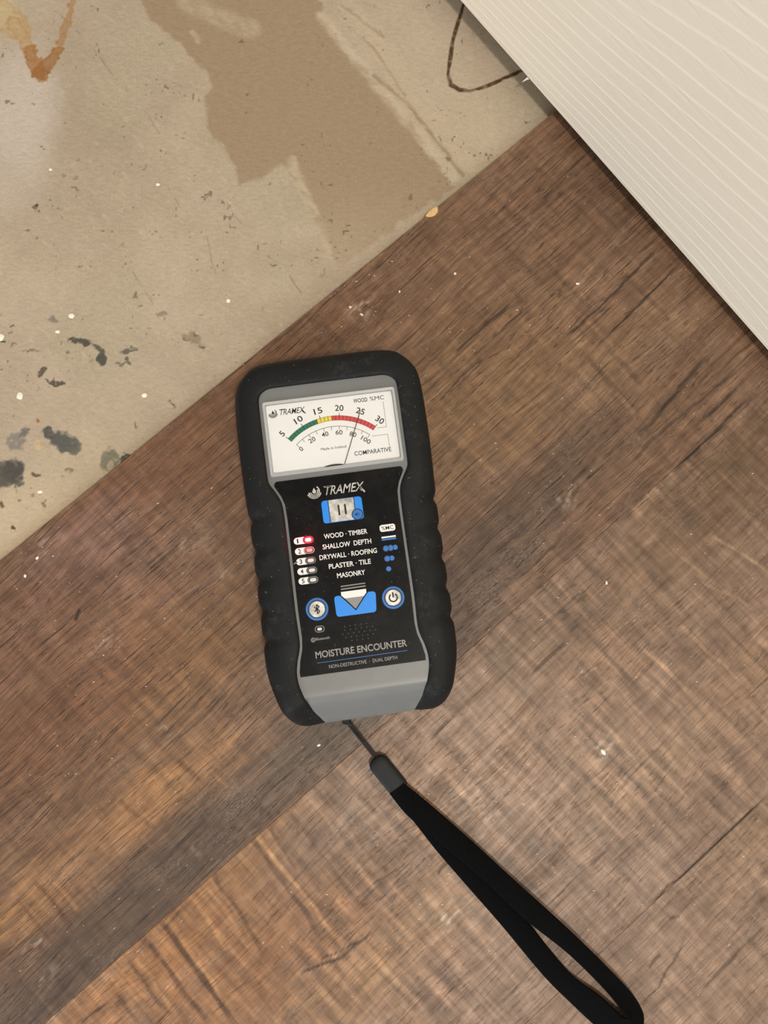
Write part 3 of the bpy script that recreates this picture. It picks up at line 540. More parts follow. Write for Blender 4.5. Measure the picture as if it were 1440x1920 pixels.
m_blue = mat('blue_ink', (22, 136, 232), 0.4)
m_blue2 = mat('deep_blue_ink', (34, 112, 190), 0.45)
m_navy = mat('navy_ink', (12, 40, 84), 0.45)
m_black = mat('black_ink', (14, 14, 15), 0.5)
m_card = mat('dial_card', (250, 252, 253), 0.6)
m_ink = mat('dial_ink', (44, 46, 52), 0.6)
m_inkl = mat('dial_fine_ink', (120, 122, 126), 0.6)
m_green = mat('scale_green', (38, 122, 92), 0.55)
m_yell = mat('scale_yellow', (246, 222, 84), 0.55)
m_red = mat('scale_red', (222, 70, 74), 0.55)
m_led = mat('lamp_lens', (216, 214, 210), 0.35)
m_led2 = mat('lamp_lens_reflection', (242, 166, 166), 0.35)  # pink paints the lit lamp's reflection onto the second lens and ring
m_ledon = mat('lamp_lit', (255, 170, 165), 0.3, emit=(255, 150, 145), estr=1.5)
m_ring_on = mat('lamp_ring_lit', (230, 40, 60), 0.3, emit=(226, 26, 48), estr=0.7)
m_glass = bpy.data.materials.new('clear_window'); m_glass.use_nodes = True
tt = m_glass.node_tree
for nd in list(tt.nodes):
    tt.nodes.remove(nd)
out = tt.nodes.new('ShaderNodeOutputMaterial'); mixs = tt.nodes.new('ShaderNodeMixShader')
tr_ = tt.nodes.new('ShaderNodeBsdfTransparent'); gl_ = tt.nodes.new('ShaderNodeBsdfGlossy'); fr_ = tt.nodes.new('ShaderNodeFresnel')
gl_.inputs['Roughness'].default_value = 0.06; fr_.inputs['IOR'].default_value = 1.25
tt.links.new(fr_.outputs[0], mixs.inputs[0]); tt.links.new(tr_.outputs[0], mixs.inputs[1]); tt.links.new(gl_.outputs[0], mixs.inputs[2])
tt.links.new(mixs.outputs[0], out.inputs[0])

meter = empty('moisture_meter', (-7.36 * MM, 24.31 * MM, 6.0 * MM), math.radians(7.5))
tag(meter, 'handheld moisture meter in a black rubber boot lying on the wood floor', 'moisture meter')

KEYS = [(0, 74.4, 33, 0, 89.3), (20, 74.3, 33, 22, 89.3), (26.3, 74.2, 33, 33, 88), (29.5, 73.2, 33, 38, 85), (31.6, 71.3, 33, 42, 80.5),
        (32.4, 68.5, 33, 44.5, 74.5), (32.6, 60, 33, 45.4, 62), (32.6, 45, 33, 45.6, 45), (32.5, 33, 33, 45.4, 33), (32.1, 29.8, 33, 45.3, 28),
        (30.5, 26.8, 33, 45.2, 25), (28.5, 23, 33, 45.2, 21), (27.3, 19, 33, 45, 17), (27, 12, 33, 44.8, 11), (27, 0, 33, 44.8, 0), (27.1, -15, 33, 44.8, -15),
        (27.2, -30, 33, 44.9, -30), (26.9, -42, 33, 45, -42), (27.4, -47, 33, 45, -48), (28.9, -52, 33, 44.8, -54), (29.8, -57, 33, 44, -60),
        (29.6, -62, 33, 42.6, -66), (28, -68, 33, 40.8, -72), (26.4, -71.5, 31.5, 39, -76), (24.6, -76.5, 24, 36, -80.8), (22.6, -80.5, 18, 32, -83.6),
        (21.2, -82.8, 12, 27, -84.4), (20.8, -83.6, 6, 22, -84.6)]

def catmull(pts, per):
    P = np.array(pts, float)
    P = np.vstack([2 * P[0] - P[1], P, 2 * P[-1] - P[-2]])
    out = []
    for i in range(1, len(P) - 2):
        for k in range(per):
            s = k / per
            out.append(0.5 * (2 * P[i] + (P[i + 1] - P[i - 1]) * s + (2 * P[i - 1] - 5 * P[i] + 4 * P[i + 1] - P[i + 2]) * s ** 2
                              + (3 * P[i] - P[i - 1] - 3 * P[i + 1] + P[i + 2]) * s ** 3))
    out.append(P[-2])
    return np.array(out)

half = catmull(KEYS, 9)
full = np.vstack([half[::-1] * np.array([-1, 1, 1, -1, 1]), half[1:]])
PROF = [(0, -2.5), (0, 0.1), (.03, .7), (.12, 1.0), (.5, .7), (.72, -.4), (.87, -3.2), (.96, -8), (1.0, -14), (1.0, -24), (.97, -30.5), (.90, -33.2), (.55, -34)]
vv, ff = [], []
NP = len(PROF)
for ix, iy, iz, ox, oy in full:
    n = 0.0
    if -52 < oy < 24 and abs(ox) > 40:
        n = sum(math.exp(-((oy - c) / 2.3) ** 2) for c in (14.3, .3, -13.7, -27.7, -41.7))
    ln = max(math.hypot(ox - ix, oy - iy), .5)
    for k, (tt_, dz) in enumerate(PROF):
        q = tt_
        if k >= 5 and k < 11:
            q -= n * (.7, 1.2, 1.4, 1.3, 1.0, .6)[k - 5] / ln
        if k < 2:
            z = iz + dz
        else:
            z = (iz + 1.0) * (1 + (dz - 1.0) / 35.0) - (n * (1.0, 1.6, 1.2)[k - 5] if 5 <= k < 8 else 0)
        vv.append(((ix + (ox - ix) * q) * MM, (iy + (oy - iy) * q) * MM, max(z, 0) * MM))
for i in range(len(full) - 1):
    for k in range(NP - 1):
        a = i * NP + k
        ff.append((a, a + 1, a + NP + 1, a + NP))
ff.append(tuple(range(NP))); ff.append(tuple(reversed(range((len(full) - 1) * NP, len(full) * NP))))
boot = mesh_obj('rubber_boot', vv, ff, m_rub, meter, True)
boot['label'] = 'black rubber boot with scalloped grips'

# grey housing: strip of rows, window left open
WY = [(74.4, 25.5), (74.0, 28.2), (73, 30.4), (71.3, 31.8), (68.5, 32.6), (60, 32.8), (45, 32.8), (33, 32.7), (29.8, 32.3), (26.8, 30.7), (23, 28.7), (19, 27.5), (12, 27.2),
      (-15, 27.3), (-30, 27.4), (-42, 27.1), (-47, 27.6), (-52, 29.1), (-57, 30), (-62, 29.8), (-68, 28.2), (-71.5, 26.6), (-76.5, 24.8), (-80.5, 22.8), (-82.8, 21.4), (-83.6, 21.0)]
wya = np.array(WY)[::-1]
def wid(y):
    return float(np.interp(y, wya[:, 0], wya[:, 1]))
WX, WT, WB = 30.3, 67.2, 33.6
rows = sorted(set([74.4, 74.0, 73, 71.3, 69.5, WT, 60, 50, 40, WB, 32, 30.5, 29, 28, 26.8, 25, 23, 21, 19, 16, 12] + list(range(8, -46, -6)) + [-44, -47, -49.5, -52, -54.5, -57, -59.5, -62, -64, -66, -67.5, -68.5, -69.4, -70.2, -71.0, -71.8]), reverse=True)
def zface(y):
    if y > -67.5:
        return 32.6
    s = -67.5 - y
    return 32.6 - 0.085 * s * s
strip = [(y, zface(y)) for y in rows]
z0 = strip[-1][1]
for s in (0.15, .3, .5, .7, .85, 1.0):
    y = -71.8 + (-83.3 + 71.8) * s
    strip.append((y, z0 + (14 - z0) * (s ** 1.08)))
strip += [(-83.8, 12.5), (-84.0, 9), (-84.0, 3), (-83.4, 1.2)]
vv, ff = [], []
for y, z in strip:
    w = wid(max(y, -83.6))
    xi = min(WX, w * .93)
    for x in (-w, -xi, -xi * .5, 0, xi * .5, xi, w):
        vv.append((x * MM, y * MM, z * MM))
for i in range(len(strip) - 1):
    for k in range(6):
        if strip[i][0] <= WT + .01 and strip[i + 1][0] >= WB - .01 and 1 <= k <= 4:
            continue
        a = i * 7 + k
        ff.append((a, a + 7, a + 8, a + 1))
house = mesh_obj('housing', vv, ff, m_grey, meter, True)
house['label'] = 'grey plastic housing with a sloping chin'

def flat(name, pts, z, m, parent, label=None):
    o = mesh_obj(name, [(x * MM, y * MM, z * MM) for x, y in pts], [tuple(range(len(pts)))], m, parent)
    if label:
        o['label'] = label
    return o
def prism(name, pts, z0, z1, m, parent, inset=0.0, label=None, smooth=False):
    n = len(pts)
    cx_ = sum(p[0] for p in pts) / n; cy_ = sum(p[1] for p in pts) / n
    def ins(p, d):
        l = math.hypot(p[0] - cx_, p[1] - cy_) or 1
        return (p[0] - (p[0] - cx_) / l * d, p[1] - (p[1] - cy_) / l * d)
    v = [(x * MM, y * MM, z0 * MM) for x, y in pts]
    fs = []
    if inset:
        v += [(x * MM, y * MM, (z1 - inset) * MM) for x, y in pts]
        v += [(q[0] * MM, q[1] * MM, z1 * MM) for q in (ins(p, inset) for p in pts)]
        L = 3
    else:
        v += [(x * MM, y * MM, z1 * MM) for x, y in pts]; L = 2
    for l in range(L - 1):
        for k in range(n):
            fs.append((l * n + k, l * n + (k + 1) % n, (l + 1) * n + (k + 1) % n, (l + 1) * n + k))
    fs.append(tuple(range((L - 1) * n, L * n)))
    o = mesh_obj(name, v, fs, m, parent, smooth)
    if label:
        o['label'] = label
    return o
def rrect(x0, x1, y0, y1, r, n=5):
    out = []
    for cx_, cy_, a in ((x1 - r, y1 - r, 0), (x0 + r, y1 - r, 90), (x0 + r, y0 + r, 180), (x1 - r, y0 + r, 270)):
        for k in range(n + 1):
            b = math.radians(a + 90 * k / n)
            out.append((cx_ + r * math.cos(b), cy_ + r * math.sin(b)))
    return out
def disc(cx_, cy_, r, n=28):
    return [(cx_ + r * math.cos(2 * math.pi * k / n), cy_ + r * math.sin(2 * math.pi * k / n)) for k in range(n)]
def bands(name, outer, inner, z, m, parent, closed=True, label=None, h=0.0):
    n = len(outer)
    v = [(x * MM, y * MM, z * MM) for x, y in outer] + [(x * MM, y * MM, z * MM) for x, y in inner]
    fs = []
    for k in range(n if closed else n - 1):
        j = (k + 1) % n
        fs.append((k, j, n + j, n + k))
    o = mesh_obj(name, v, fs, m, parent)
    if label:
        o['label'] = label
    return o
def arcb(cx_, cy_, r0, r1, a0, a1, n):
    A = [math.radians(a0 + (a1 - a0) * k / n) for k in range(n + 1)]
    return [(cx_ + r1 * math.cos(a), cy_ + r1 * math.sin(a)) for a in A], [(cx_ + r0 * math.cos(a), cy_ + r0 * math.sin(a)) for a in A]
def stroke(pts, w):
    """outline pairs for a polyline with width w"""
    P = [Vector(p) for p in pts]
    L, R_ = [], []
    for i, p in enumerate(P):
        d = (P[min(i + 1, len(P) - 1)] - P[max(i - 1, 0)]).normalized()
        nrm = Vector((-d.y, d.x))
        L.append(tuple(p + nrm * w / 2)); R_.append(tuple(p - nrm * w / 2))
    return L, R_
def line(name, pts, w, z, m, parent, label=None):
    a, b = stroke(pts, w)
    return bands(name, a, b, z, m, parent, False, label)

_tcache = {}
def text_mesh(body, bold):
    key = (body, bold)
    if key not in _tcache:
        cu_ = bpy.data.curves.new('lettering', 'FONT')
        cu_.body = body; cu_.resolution_u = 3; cu_.offset = bold
        ob = bpy.data.objects.new('lettering_source', cu_)
        me_ = bpy.data.meshes.new_from_object(ob)
        bpy.data.objects.remove(ob); bpy.data.curves.remove(cu_)
        _tcache[key] = me_
    return _tcache[key]
_hm = text_mesh('H', 0.0)
CAPH = max(v.co.y for v in _hm.vertices)
def text(body, x0, x1, base, cap, z, m, parent, bold=0.012, shear=0.0, rot=0.0, slope=0.0, label=None):
    """letters whose ink spans x0..x1, capital height cap, baseline at base (mm); rot turns about the middle"""
    src = text_mesh(body, bold)
    me_ = src.copy(); me_.name = 'lettering'
    xs_ = [v.co.x for v in me_.vertices]
    a, b = min(xs_), max(xs_)
    sx_ = (x1 - x0) / (b - a); sy_ = cap / CAPH
    cx_, cy_ = (x0 + x1) / 2, base + cap / 2
    cr_, sr_ = math.cos(rot), math.sin(rot)
    for v in me_.vertices:
        y = v.co.y * sy_
        x = x0 + (v.co.x - a) * sx_ + shear * (y - cap / 2)
        y = y + base + slope * (x - x0)
        dx, dy = x - cx_, y - cy_
        v.co = ((cx_ + dx * cr_ - dy * sr_) * MM, (cy_ + dx * sr_ + dy * cr_) * MM, z * MM)
    me_.materials.clear(); me_.materials.append(m)
    o = bpy.data.objects.new('lettering', me_)
    C.objects.link(o); o.parent = parent
    if label:
        o['label'] = label
    return o

# --- display: frame, card with scales, needle, clear window
FO = rrect(-31.3, 31.3, 32.6, 68.2, 1.2, 3); FI = rrect(-29.8, 29.8, 34.1, 66.7, .8, 3)
FM = rrect(-30.9, 30.9, 33.0, 67.8, 1.0, 3)
n = len(FO)
vv = [(x * MM, y * MM, 32.4 * MM) for x, y in FO] + [(x * MM, y * MM, 33.5 * MM) for x, y in FM] + [(x * MM, y * MM, 33.3 * MM) for x, y in FI] + [(x * MM, y * MM, 29.4 * MM) for x, y in FI]
ff = [(l * n + k, l * n + (k + 1) % n, (l + 1) * n + (k + 1) % n, (l + 1) * n + k) for l in range(3) for k in range(n)]
frame = mesh_obj('display_frame', vv, ff, m_frame, meter)
ZC = 31.2
card = flat('dial_card', rrect(-29.7, 29.7, 34.2, 66.6, .7, 2), ZC, m_card, meter, 'white dial card with coloured moisture scale')
zc = ZC + .06
AC = (-0.15, 26.8)
A5, STEP = 132.2, (132.2 - 49.6) / 25
for k in range(25):
    mcol = m_green if k < 9 else (m_yell if k < 13 else m_red)
    o_, i_ = arcb(AC[0], AC[1], 29.2, 31.2, A5 - k * STEP - .22, A5 - (k + 1) * STEP + .22, 2)
    bands('scale_segment', o_, i_, zc + .02, mcol, card, False)
o_, i_ = arcb(AC[0], AC[1], 29.05, 31.35, A5 + .2, A5 - 25 * STEP - .2, 60)
bands('scale_outline', o_, i_, zc, m_ink, card, False)
for k, s in enumerate(('5', '10', '15', '20', '25', '30')):
    a = A5 - k * 5 * STEP
    ar = math.radians(a)
    line('scale_tick', [(AC[0] + 31.1 * math.cos(ar), AC[1] + 31.1 * math.sin(ar)), (AC[0] + 32.5 * math.cos(ar), AC[1] + 32.5 * math.sin(ar))], .3, zc, m_ink, card)
    x = AC[0] + 34.9 * math.cos(ar); y = AC[1] + 34.9 * math.sin(ar)
    w = 1.8 if len(s) == 1 else 4.0
    text(s, x - w / 2, x + w / 2, y - 1.35, 2.7, zc, m_ink, card, .012, rot=math.radians(a - 90))
B0, BS = 130.6, (130.6 - 51.0) / 10
o_, i_ = arcb(-.1, 26.2, 26.75, 26.95, B0, B0 - 10 * BS, 40)
bands('comparative_arc', o_, i_, zc, m_ink, card, False)
for k in range(11):
    ar = math.radians(B0 - k * BS)
    line('scale_tick', [(-.1 + 26.9 * math.cos(ar), 26.2 + 26.9 * math.sin(ar)), (-.1 + 25.2 * math.cos(ar), 26.2 + 25.2 * math.sin(ar))], .2, zc, m_ink, card)
    if k % 2 == 0:
        s = str(k * 10)
        x = -.2 + 23.8 * math.cos(ar); y = 26.3 + 23.8 * math.sin(ar)
        w = (1.5, 3.2, 4.7)[len(s) - 1]
        text(s, x - w / 2, x + w / 2, y - 1.05, 2.1, zc, m_ink, card, .008, rot=math.radians(B0 - k * BS - 90))
text('WOOD', 11.3, 17.9, 62.9, 1.9, zc, m_ink, card, .014)
text('%MC', 19.0, 25.8, 63.0, 1.9, zc, m_ink, card, 0.0)
text('COMPARATIVE', 8.6, 25.9, 38.0, 2.0, zc, m_ink, card, .006)
text('Made in Ireland', -6.6, 5.2, 42.4, 1.25, zc, m_ink, card, .0)
line('bracket_line', [(25.1, 62), (25.1, 49.7)], .18, zc, m_inkl, card); line('bracket_line', [(25.1, 49.75), (20.9, 49.75)], .18, zc, m_inkl, card)
line('bracket_line', [(17.8, 46.2), (25.1, 46.2)], .18, zc, m_inkl, card); line('bracket_line', [(25.2, 46.2), (25.3, 40.3)], .18, zc, m_inkl, card)

def maker_logo(cx_, cy_, r, x0, x1, base, cap, z, m, parent, bold):
    dr = []
    for k in range(17):
        a = 2 * math.pi * k / 16
        q = .34 * r
        x = math.sin(a) * q * (1 if math.cos(a) < 0 else 1 - .75 * math.cos(a))
        y = -math.cos(a) * -q * (1.9 if math.cos(a) > 0 else 1)
        dr.append((cx_ - .05 * r + x, cy_ + .02 * r + y))
    flat('logo_drop', dr[:-1], z, m, parent)
    for ro, wd, a0, a1 in ((.62, .17, 190, 385), (.90, .19, 188, 415), (1.16, .17, 200, 345)):
        o_, i_ = arcb(cx_ - .08 * r, cy_ + .05 * r, (ro - wd / 2) * r, (ro + wd / 2) * r, a0, a1, 18)
        bands('logo_arc', o_, i_, z, m, parent, False)
    text('TRAMEX', x0, x1, base, cap, z, m, parent, bold, shear=.30)
    line('logo_stroke', [(x0 - .02 * cap, base + cap * .98), (x0 + .22 * (x1 - x0), base + cap * .98)], .12 * cap, z, m, parent)
    line('logo_stroke', [(x1 - .42 * cap, base + cap * .5), (x1 + .12 * cap, base - cap * .20)], .19 * cap, z, m, parent)
maker_logo(-26.6, 62.8, 1.9, -23.6, -12.0, 61.4, 2.7, zc, m_ink, card, .004)

ndl = line('needle', [(14.0, 58.9), (3.5, 34.6)], .32, 32.1, m_ink, meter, 'thin dark needle')
piv = prism('needle_pivot', [(-6.2, 34.15)] + [(-1.4 + 4.8 * math.cos(math.radians(180 + 18 * k)), 34.15 + 1.0 * math.sin(math.radians(180 + 18 * k)) * -1.0) for k in range(1, 10)][::1] + [(3.4, 34.15)], ZC + .1, 32.0, m_ink, meter)
pane = prism('display_window', rrect(-29.75, 29.75, 34.15, 66.65, .7, 2), 32.7, 33.15, m_glass, meter, .12)
pane['label'] = 'clear display window'

# --- black label with print
PY = [30.2, 29.8, 29.2, 28, 26.8, 25, 23, 21, 19, 16, 12, 0, -15, -30, -42, -47, -49.5, -52, -54.5, -57, -58.6, -59.2]
def pw(y):
    w = wid(y) - 1.45
    if y > 28.5:
        w = min(w, 30.0 - max(0, y - 29.0) * .9)
    return w
pts = [(pw(y), y) for y in PY] + [(-pw(y), y) for y in PY[::-1]]
label = prism('front_label', pts, 32.5, 32.85, m_label, meter, 0)
label['label'] = 'glossy black control label with white lettering'
zl = 32.92
maker_logo(-11.9, 23.4, 2.75, -7.4, 10.6, 21.2, 4.0, zl, m_silver, label, .008)
for s, x0, x1, b in (('WOOD \u00b7 TIMBER', -10.2, 9.8, 1.2), ('SHALLOW  DEPTH', -11.4, 11.0, -3.5), ('DRYWALL \u00b7 ROOFING', -13.4, 13.0, -8.15), ('PLASTER \u00b7 TILE', -9.7, 9.6, -12.7), ('MASONRY', -6.5, 6.4, -17.3)):
    text(s, x0, x1, b, 2.15, zl, m_white, label, .013)
text('MOISTURE ENCOUNTER', -20.6, 21.0, -51.8, 2.9, zl, m_dim, label, .020)
line('rule_line', [(-20.2, -53.95), (20.7, -53.8)], .22, zl, m_blue2, label)
text('NON-DESTRUCTIVE  \u00b7  DUAL DEPTH', -15.2, 15.8, -57.0, 1.5, zl, m_dim, label, .008)
text('Bluetooth', -19.6, -13.3, -43.9, 1.2, zl, m_dim, label, .010)
bands('bluetooth_badge', disc(-20.8, -43.5, 1.05, 16), disc(-20.8, -43.5, .75, 16), zl, m_dim, label)
text('B', -21.15, -20.45, -44.0, 1.0, zl, m_dim, label, .02)
# speaker dots
for j, n_ in enumerate((4, 6, 7, 6, 4)):
    for k in range(n_):
        flat('speaker_dot', disc(.2 + (k - (n_ - 1) / 2) * 2.5, -42.7 + (j - 2) * 1.7, .32, 6), zl, mat('dot_ink', (46, 50, 54), .5) if 'dot_ink' not in MATS else MATS['dot_ink'], label)
# symbols at the right
flat('unit_badge', rrect(15.6, 22.8, .95, 4.15, 1.1), zl, m_white, label)
text('%MC', 16.4, 22.0, 1.7, 1.7, zl + .05, m_black, label, .002)
line('depth_line', [(15.9, -1.65), (22.5, -1.65)], .75, zl, m_white, label)
line('depth_line', [(15.9, -2.7), (22.5, -2.7)], .75, zl, m_blue2, label)
for y, n_ in ((-6.8, 3), (-11.5, 2), (-16.2, 1)):
    for k in range(n_ - 1, -1, -1):
        if k < n_ - 1:
            flat('dot_gap', disc(17.25 + 2.15 * k, y, 1.5, 20), zl + .03 * (3 - k), m_navy, label)
        flat('density_dot', disc(17.25 + 2.15 * k, y, 1.15, 20), zl + .03 * (3 - k) + .015, m_blue2, label)

# mode lights with number tabs
LY = (1.8, -3.0, -7.7, -12.2, -16.6)
for k, y in enumerate(LY):
    tab = [(-19.6 + .75 * math.cos(math.radians(a)) * 0 - (0.9 - abs(math.sin(math.radians(a))) * 0) * 0, y) for a in ()]
    tab = [(-18.9, y + 1.55), (-22.6, y + 1.55)] + [(-22.6 + 1.55 * math.cos(math.radians(a)), y + 1.55 * math.sin(math.radians(a))) for a in range(105, 256, 15)] + [(-22.6, y - 1.55), (-18.9, y - 1.55)]
    flat('number_tab', tab, zl, m_white, label)
    text(str(k + 1), -22.7, -21.4 if k else -22.0, y - 1.0, 2.0, zl + .05, m_black, label, .016)
    flat('lamp_surround', rrect(-20.1, -14.9, y - 1.75, y + 1.75, 1.74), zl + .04, m_black, label)
    bands('lamp_ring', rrect(-19.75, -15.25, y - 1.45, y + 1.45, 1.44), rrect(-19.5, -15.5, y - 1.2, y + 1.2, 1.19), zl + .08, m_ring_on if k == 0 else (m_led2 if k == 1 else m_dim), label)
    lamp = prism('indicator_light', rrect(-18.95, -16.0, y - .82, y + .82, .80), zl, zl + .35, (m_ledon, m_led2, m_led, m_led, m_led)[k], meter, .12)
    if k == 0:
        lamp['label'] = 'lit red indicator light'
flat('print_scratch', [(-25.4, -8.6), (-25.2, -8.0), (-23.6, -7.3), (-23.5, -7.8)], zl, m_dim, label)
ld = bpy.data.lights.new('indicator_glow', 'POINT'); ld.energy = 0.0035; ld.color = (1, .06, .10); ld.shadow_soft_size = 0.0006
lo = bpy.data.objects.new('indicator_glow', ld); lo.parent = meter; lo.location = (-17.6 * MM, LY[0] * MM, 35.2 * MM); C.objects.link(lo)
bands('lamp_ring', rrect(-19.5, -15.1, -40.45, -37.55, 1.44), rrect(-19.2, -15.4, -40.15, -37.85, 1.14), zl, m_dim, label)
prism('indicator_light', rrect(-18.4, -16.2, -39.65, -38.35, .63), zl, zl + .35, m_led, meter, .12)

# hold key
hold = prism('hold_button', rrect(-9.6, 9.2, 8.15, 18.75, 1.5), 32.7, 33.2, m_blue, meter, .25)
hold['label'] = 'blue and silver hold button'
flat('silver_plate', [(-6.15, 8.35), (5.35, 8.35), (5.35, 18.55), (-6.15, 18.55)], 33.25, m_silver, hold)
flat('plate_gap', [(-6.55, 8.3), (-6.15, 8.3), (-6.15, 18.6), (-6.55, 18.6)], 33.24, m_navy, hold)
flat('plate_gap', [(5.35, 8.3), (5.75, 8.3), (5.75, 18.6), (5.35, 18.6)], 33.24, m_navy, hold)
for x in (-1.85, 1.15):
    flat('hold_bar', rrect(x - .42, x + .42, 11.1, 16.0, .41), 33.29, m_black, hold)
flat('sound_surround', disc(6.3, 10.5, 2.65), 33.30, m_navy, hold)
flat('sound_badge', disc(6.3, 10.5, 2.2), 33.33, m_blue2, hold)
flat('sound_icon', [(5.2, 10.1), (5.8, 10.1), (6.5, 9.5), (6.5, 11.5), (5.8, 10.9), (5.2, 10.9)], 33.36, m_navy, hold)
o_, i_ = arcb(6.5, 10.5, .65, .9, -50, 50, 6); bands('sound_icon', o_, i_, 33.36, m_navy, hold, False)
# round keys
def round_key(name, x, y, lab):
    b = prism(name, disc(x, y, 5.15, 40), 32.7, 33.1, m_blue2, meter, .2)
    b['label'] = lab
    flat('key_gap', disc(x, y, 4.25, 36), 33.14, m_navy, b)
    prism('key_cap', disc(x, y, 3.65, 36), 33.1, 33.45, m_silver, b, .2)
    return b
bt = round_key('bluetooth_button', -17.35, -30.0, 'round silver bluetooth button in a blue ring')
x, y = -17.35, -30.0
for p, q in (((0, 2.1), (0, -2.1)), ((0, 2.1), (1.15, 1.05)), ((1.15, 1.05), (-1.2, -1.1)), ((-1.2, 1.1), (1.15, -1.05)), ((1.15, -1.05), (0, -2.1))):
    line('bluetooth_rune', [(x + p[0], y + p[1]), (x + q[0], y + q[1])], .5, 33.5, m_black, bt)
pk = round_key('power_button', 17.6, -29.4, 'round silver power button in a blue ring')
o_, i_ = arcb(17.6, -29.4, 1.45, 2.15, 125, 415, 26); bands('power_icon', o_, i_, 33.5, m_black, pk, False)
line('power_icon', [(17.6, -29.3), (17.6, -26.9)], .7, 33.5, m_black, pk)
# arrow badge
ab = [(-9.0, -33.5), (-8.6, -34.4), (-7.8, -34.75), (8.1, -34.75), (8.9, -34.4), (9.3, -33.5), (9.9, -26.9), (9.7, -25.9), (8.9, -25.4), (6.9, -25.3), (6.3, -25.6), (.05, -32.9), (-6.2, -25.6), (-6.8, -25.3), (-8.3, -25.4), (-8.9, -25.9), (-9.1, -26.9)]
arrow = prism('arrow_badge', ab, 32.7, 33.0, m_blue, meter)
arrow['label'] = 'blue badge with a silver pencil point'
flat('pencil_point', [(-4.3, -26.9), (4.5, -26.9), (.05, -32.2)], 32.98, m_dim, arrow)
flat('pencil_point', [(-5.7, -23.8), (5.8, -23.8), (5.8, -25.4), (4.5, -26.9), (-4.3, -26.9), (-5.7, -25.4)], 32.98, m_white, arrow)
line('pencil_band', [(-5.5, -22.6), (5.8, -22.5)], .55, 32.95, m_dim, arrow)
line('pencil_band', [(-5.5, -21.3), (5.8, -21.2)], .5, 32.95, m_dim, arrow)
# strap eyelet
ey = prism('strap_eyelet', rrect(-13.4, -9.4, -86.2, -82.5, 1.2), 6.0, 10.5, m_rub, meter, .6)

# ------------------------------------------------------------------ wrist strap
m_strap = mat('strap_webbing', (10, 10, 11), 0.85, spec=0.08)
t = NT(m_strap); co = t.n('ShaderNodeTexCoord').outputs['Object']
wv_ = t.n('ShaderNodeTexVoronoi'); t.put(wv_.inputs['Vector'], co); wv_.inputs['Scale'].default_value = 2600
t.put(t.b.inputs['Base Color'], t.mix(t.mapr(t.noise(co, 700, 2), .6, .8, 0, .35), hexc(7, 7, 8), hexc(26, 26, 26)))
t.bump(wv_.outputs['Distance'], .00015, .5)
m_sleeve = mat('strap_sleeve', (27, 29, 30), 0.6, spec=0.3)
m_cord = mat('strap_cord', (26, 24, 24), 0.7)
SL = [(6.5, -80.7, 10.5), (18.0, -94.7, 10.5)]
sc_ = Vector(SL[0]); se_ = Vector(SL[1])
strap = empty('wrist_strap', ((se_.x) * MM, (se_.y) * MM, 6.0 * MM))
tag(strap, 'black webbing wrist loop trailing from the bottom of the meter', 'wrist strap')
def wl(p):
    return ((p[0] - se_.x) * MM, (p[1] - se_.y) * MM, (p[2] - 6.0) * MM)
RA = [(19.8, -91.1, 11.2), (30.8, -99.9, 11), (47.6, -114.2, 10.6), (72.9, -136.8, 11), (100.7, -161.4, 12.5), (123.8, -184.3, 12.5), (131.2, -194.8, 10.5), (132.7, -202.2, 9), (130.3, -208.6, 8.0), (123.6, -211.2, 7.5), (116.1, -208.6, 7.3), (109.4, -203.3, 7.2), (99.8, -194.6, 7.2), (86.1, -181.3, 7.2), (66.9, -158.8, 7.2), (51.5, -141.6, 7.2), (36.1, -124.2, 7.3), (27.1, -112.9, 7.8), (16.8, -100.0, 9), (13.2, -96.6, 9.6)]
RB = [(13.1, -96.2, 11.2), (21.8, -106.5, 11), (35.8, -118.0, 10.6), (58.9, -137.3, 11.2), (76.3, -153.5, 11.6), (96.5, -169.0, 12.5), (112.9, -184.6, 13.5), (121.6, -195.0, 14), (123.3, -197.1, 14), (123.2, -197.6, 13.6), (121.9, -197.4, 13), (120.0, -196.0, 12), (112.1, -189.3, 10.5), (99.6, -180.6, 9), (88.4, -168.3, 8.2), (76.6, -153.4, 7.6), (60.3, -135.0, 7.4), (44.3, -118.1, 7.5), (29.7, -104.7, 8.6), (19.9, -92.0, 9.6)]
A_ = catmull(RA, 8); B_ = catmull(RB, 8)
N = len(A_)
vv, ff = [], []
for i in range(N):
    a = Vector(A_[i]); b = Vector(B_[i])
    tg = Vector((A_[min(i + 1, N - 1)] + B_[min(i + 1, N - 1)]) - (A_[max(i - 1, 0)] + B_[max(i - 1, 0)])).normalized()
    nr = tg.cross(b - a).normalized() * .5
    for w in (0, .06, .5, .94, 1):
        p = a.lerp(b, w)
        vv.append(wl(p + nr * (1 if 0 < w < 1 else .45)))
    for w in (1, .94, .5, .06, 0):
        p = a.lerp(b, w)
        vv.append(wl(p - nr * (1 if 0 < w < 1 else .45)))
for i in range(N - 1):
    for k in range(10):
        ff.append((i * 10 + k, i * 10 + (k + 1) % 10, (i + 1) * 10 + (k + 1) % 10, (i + 1) * 10 + k))
ff.append(tuple(range(10))); ff.append(tuple(reversed(range((N - 1) * 10, N * 10))))
band = mesh_obj('webbing_band', vv, ff, m_strap, strap, True)
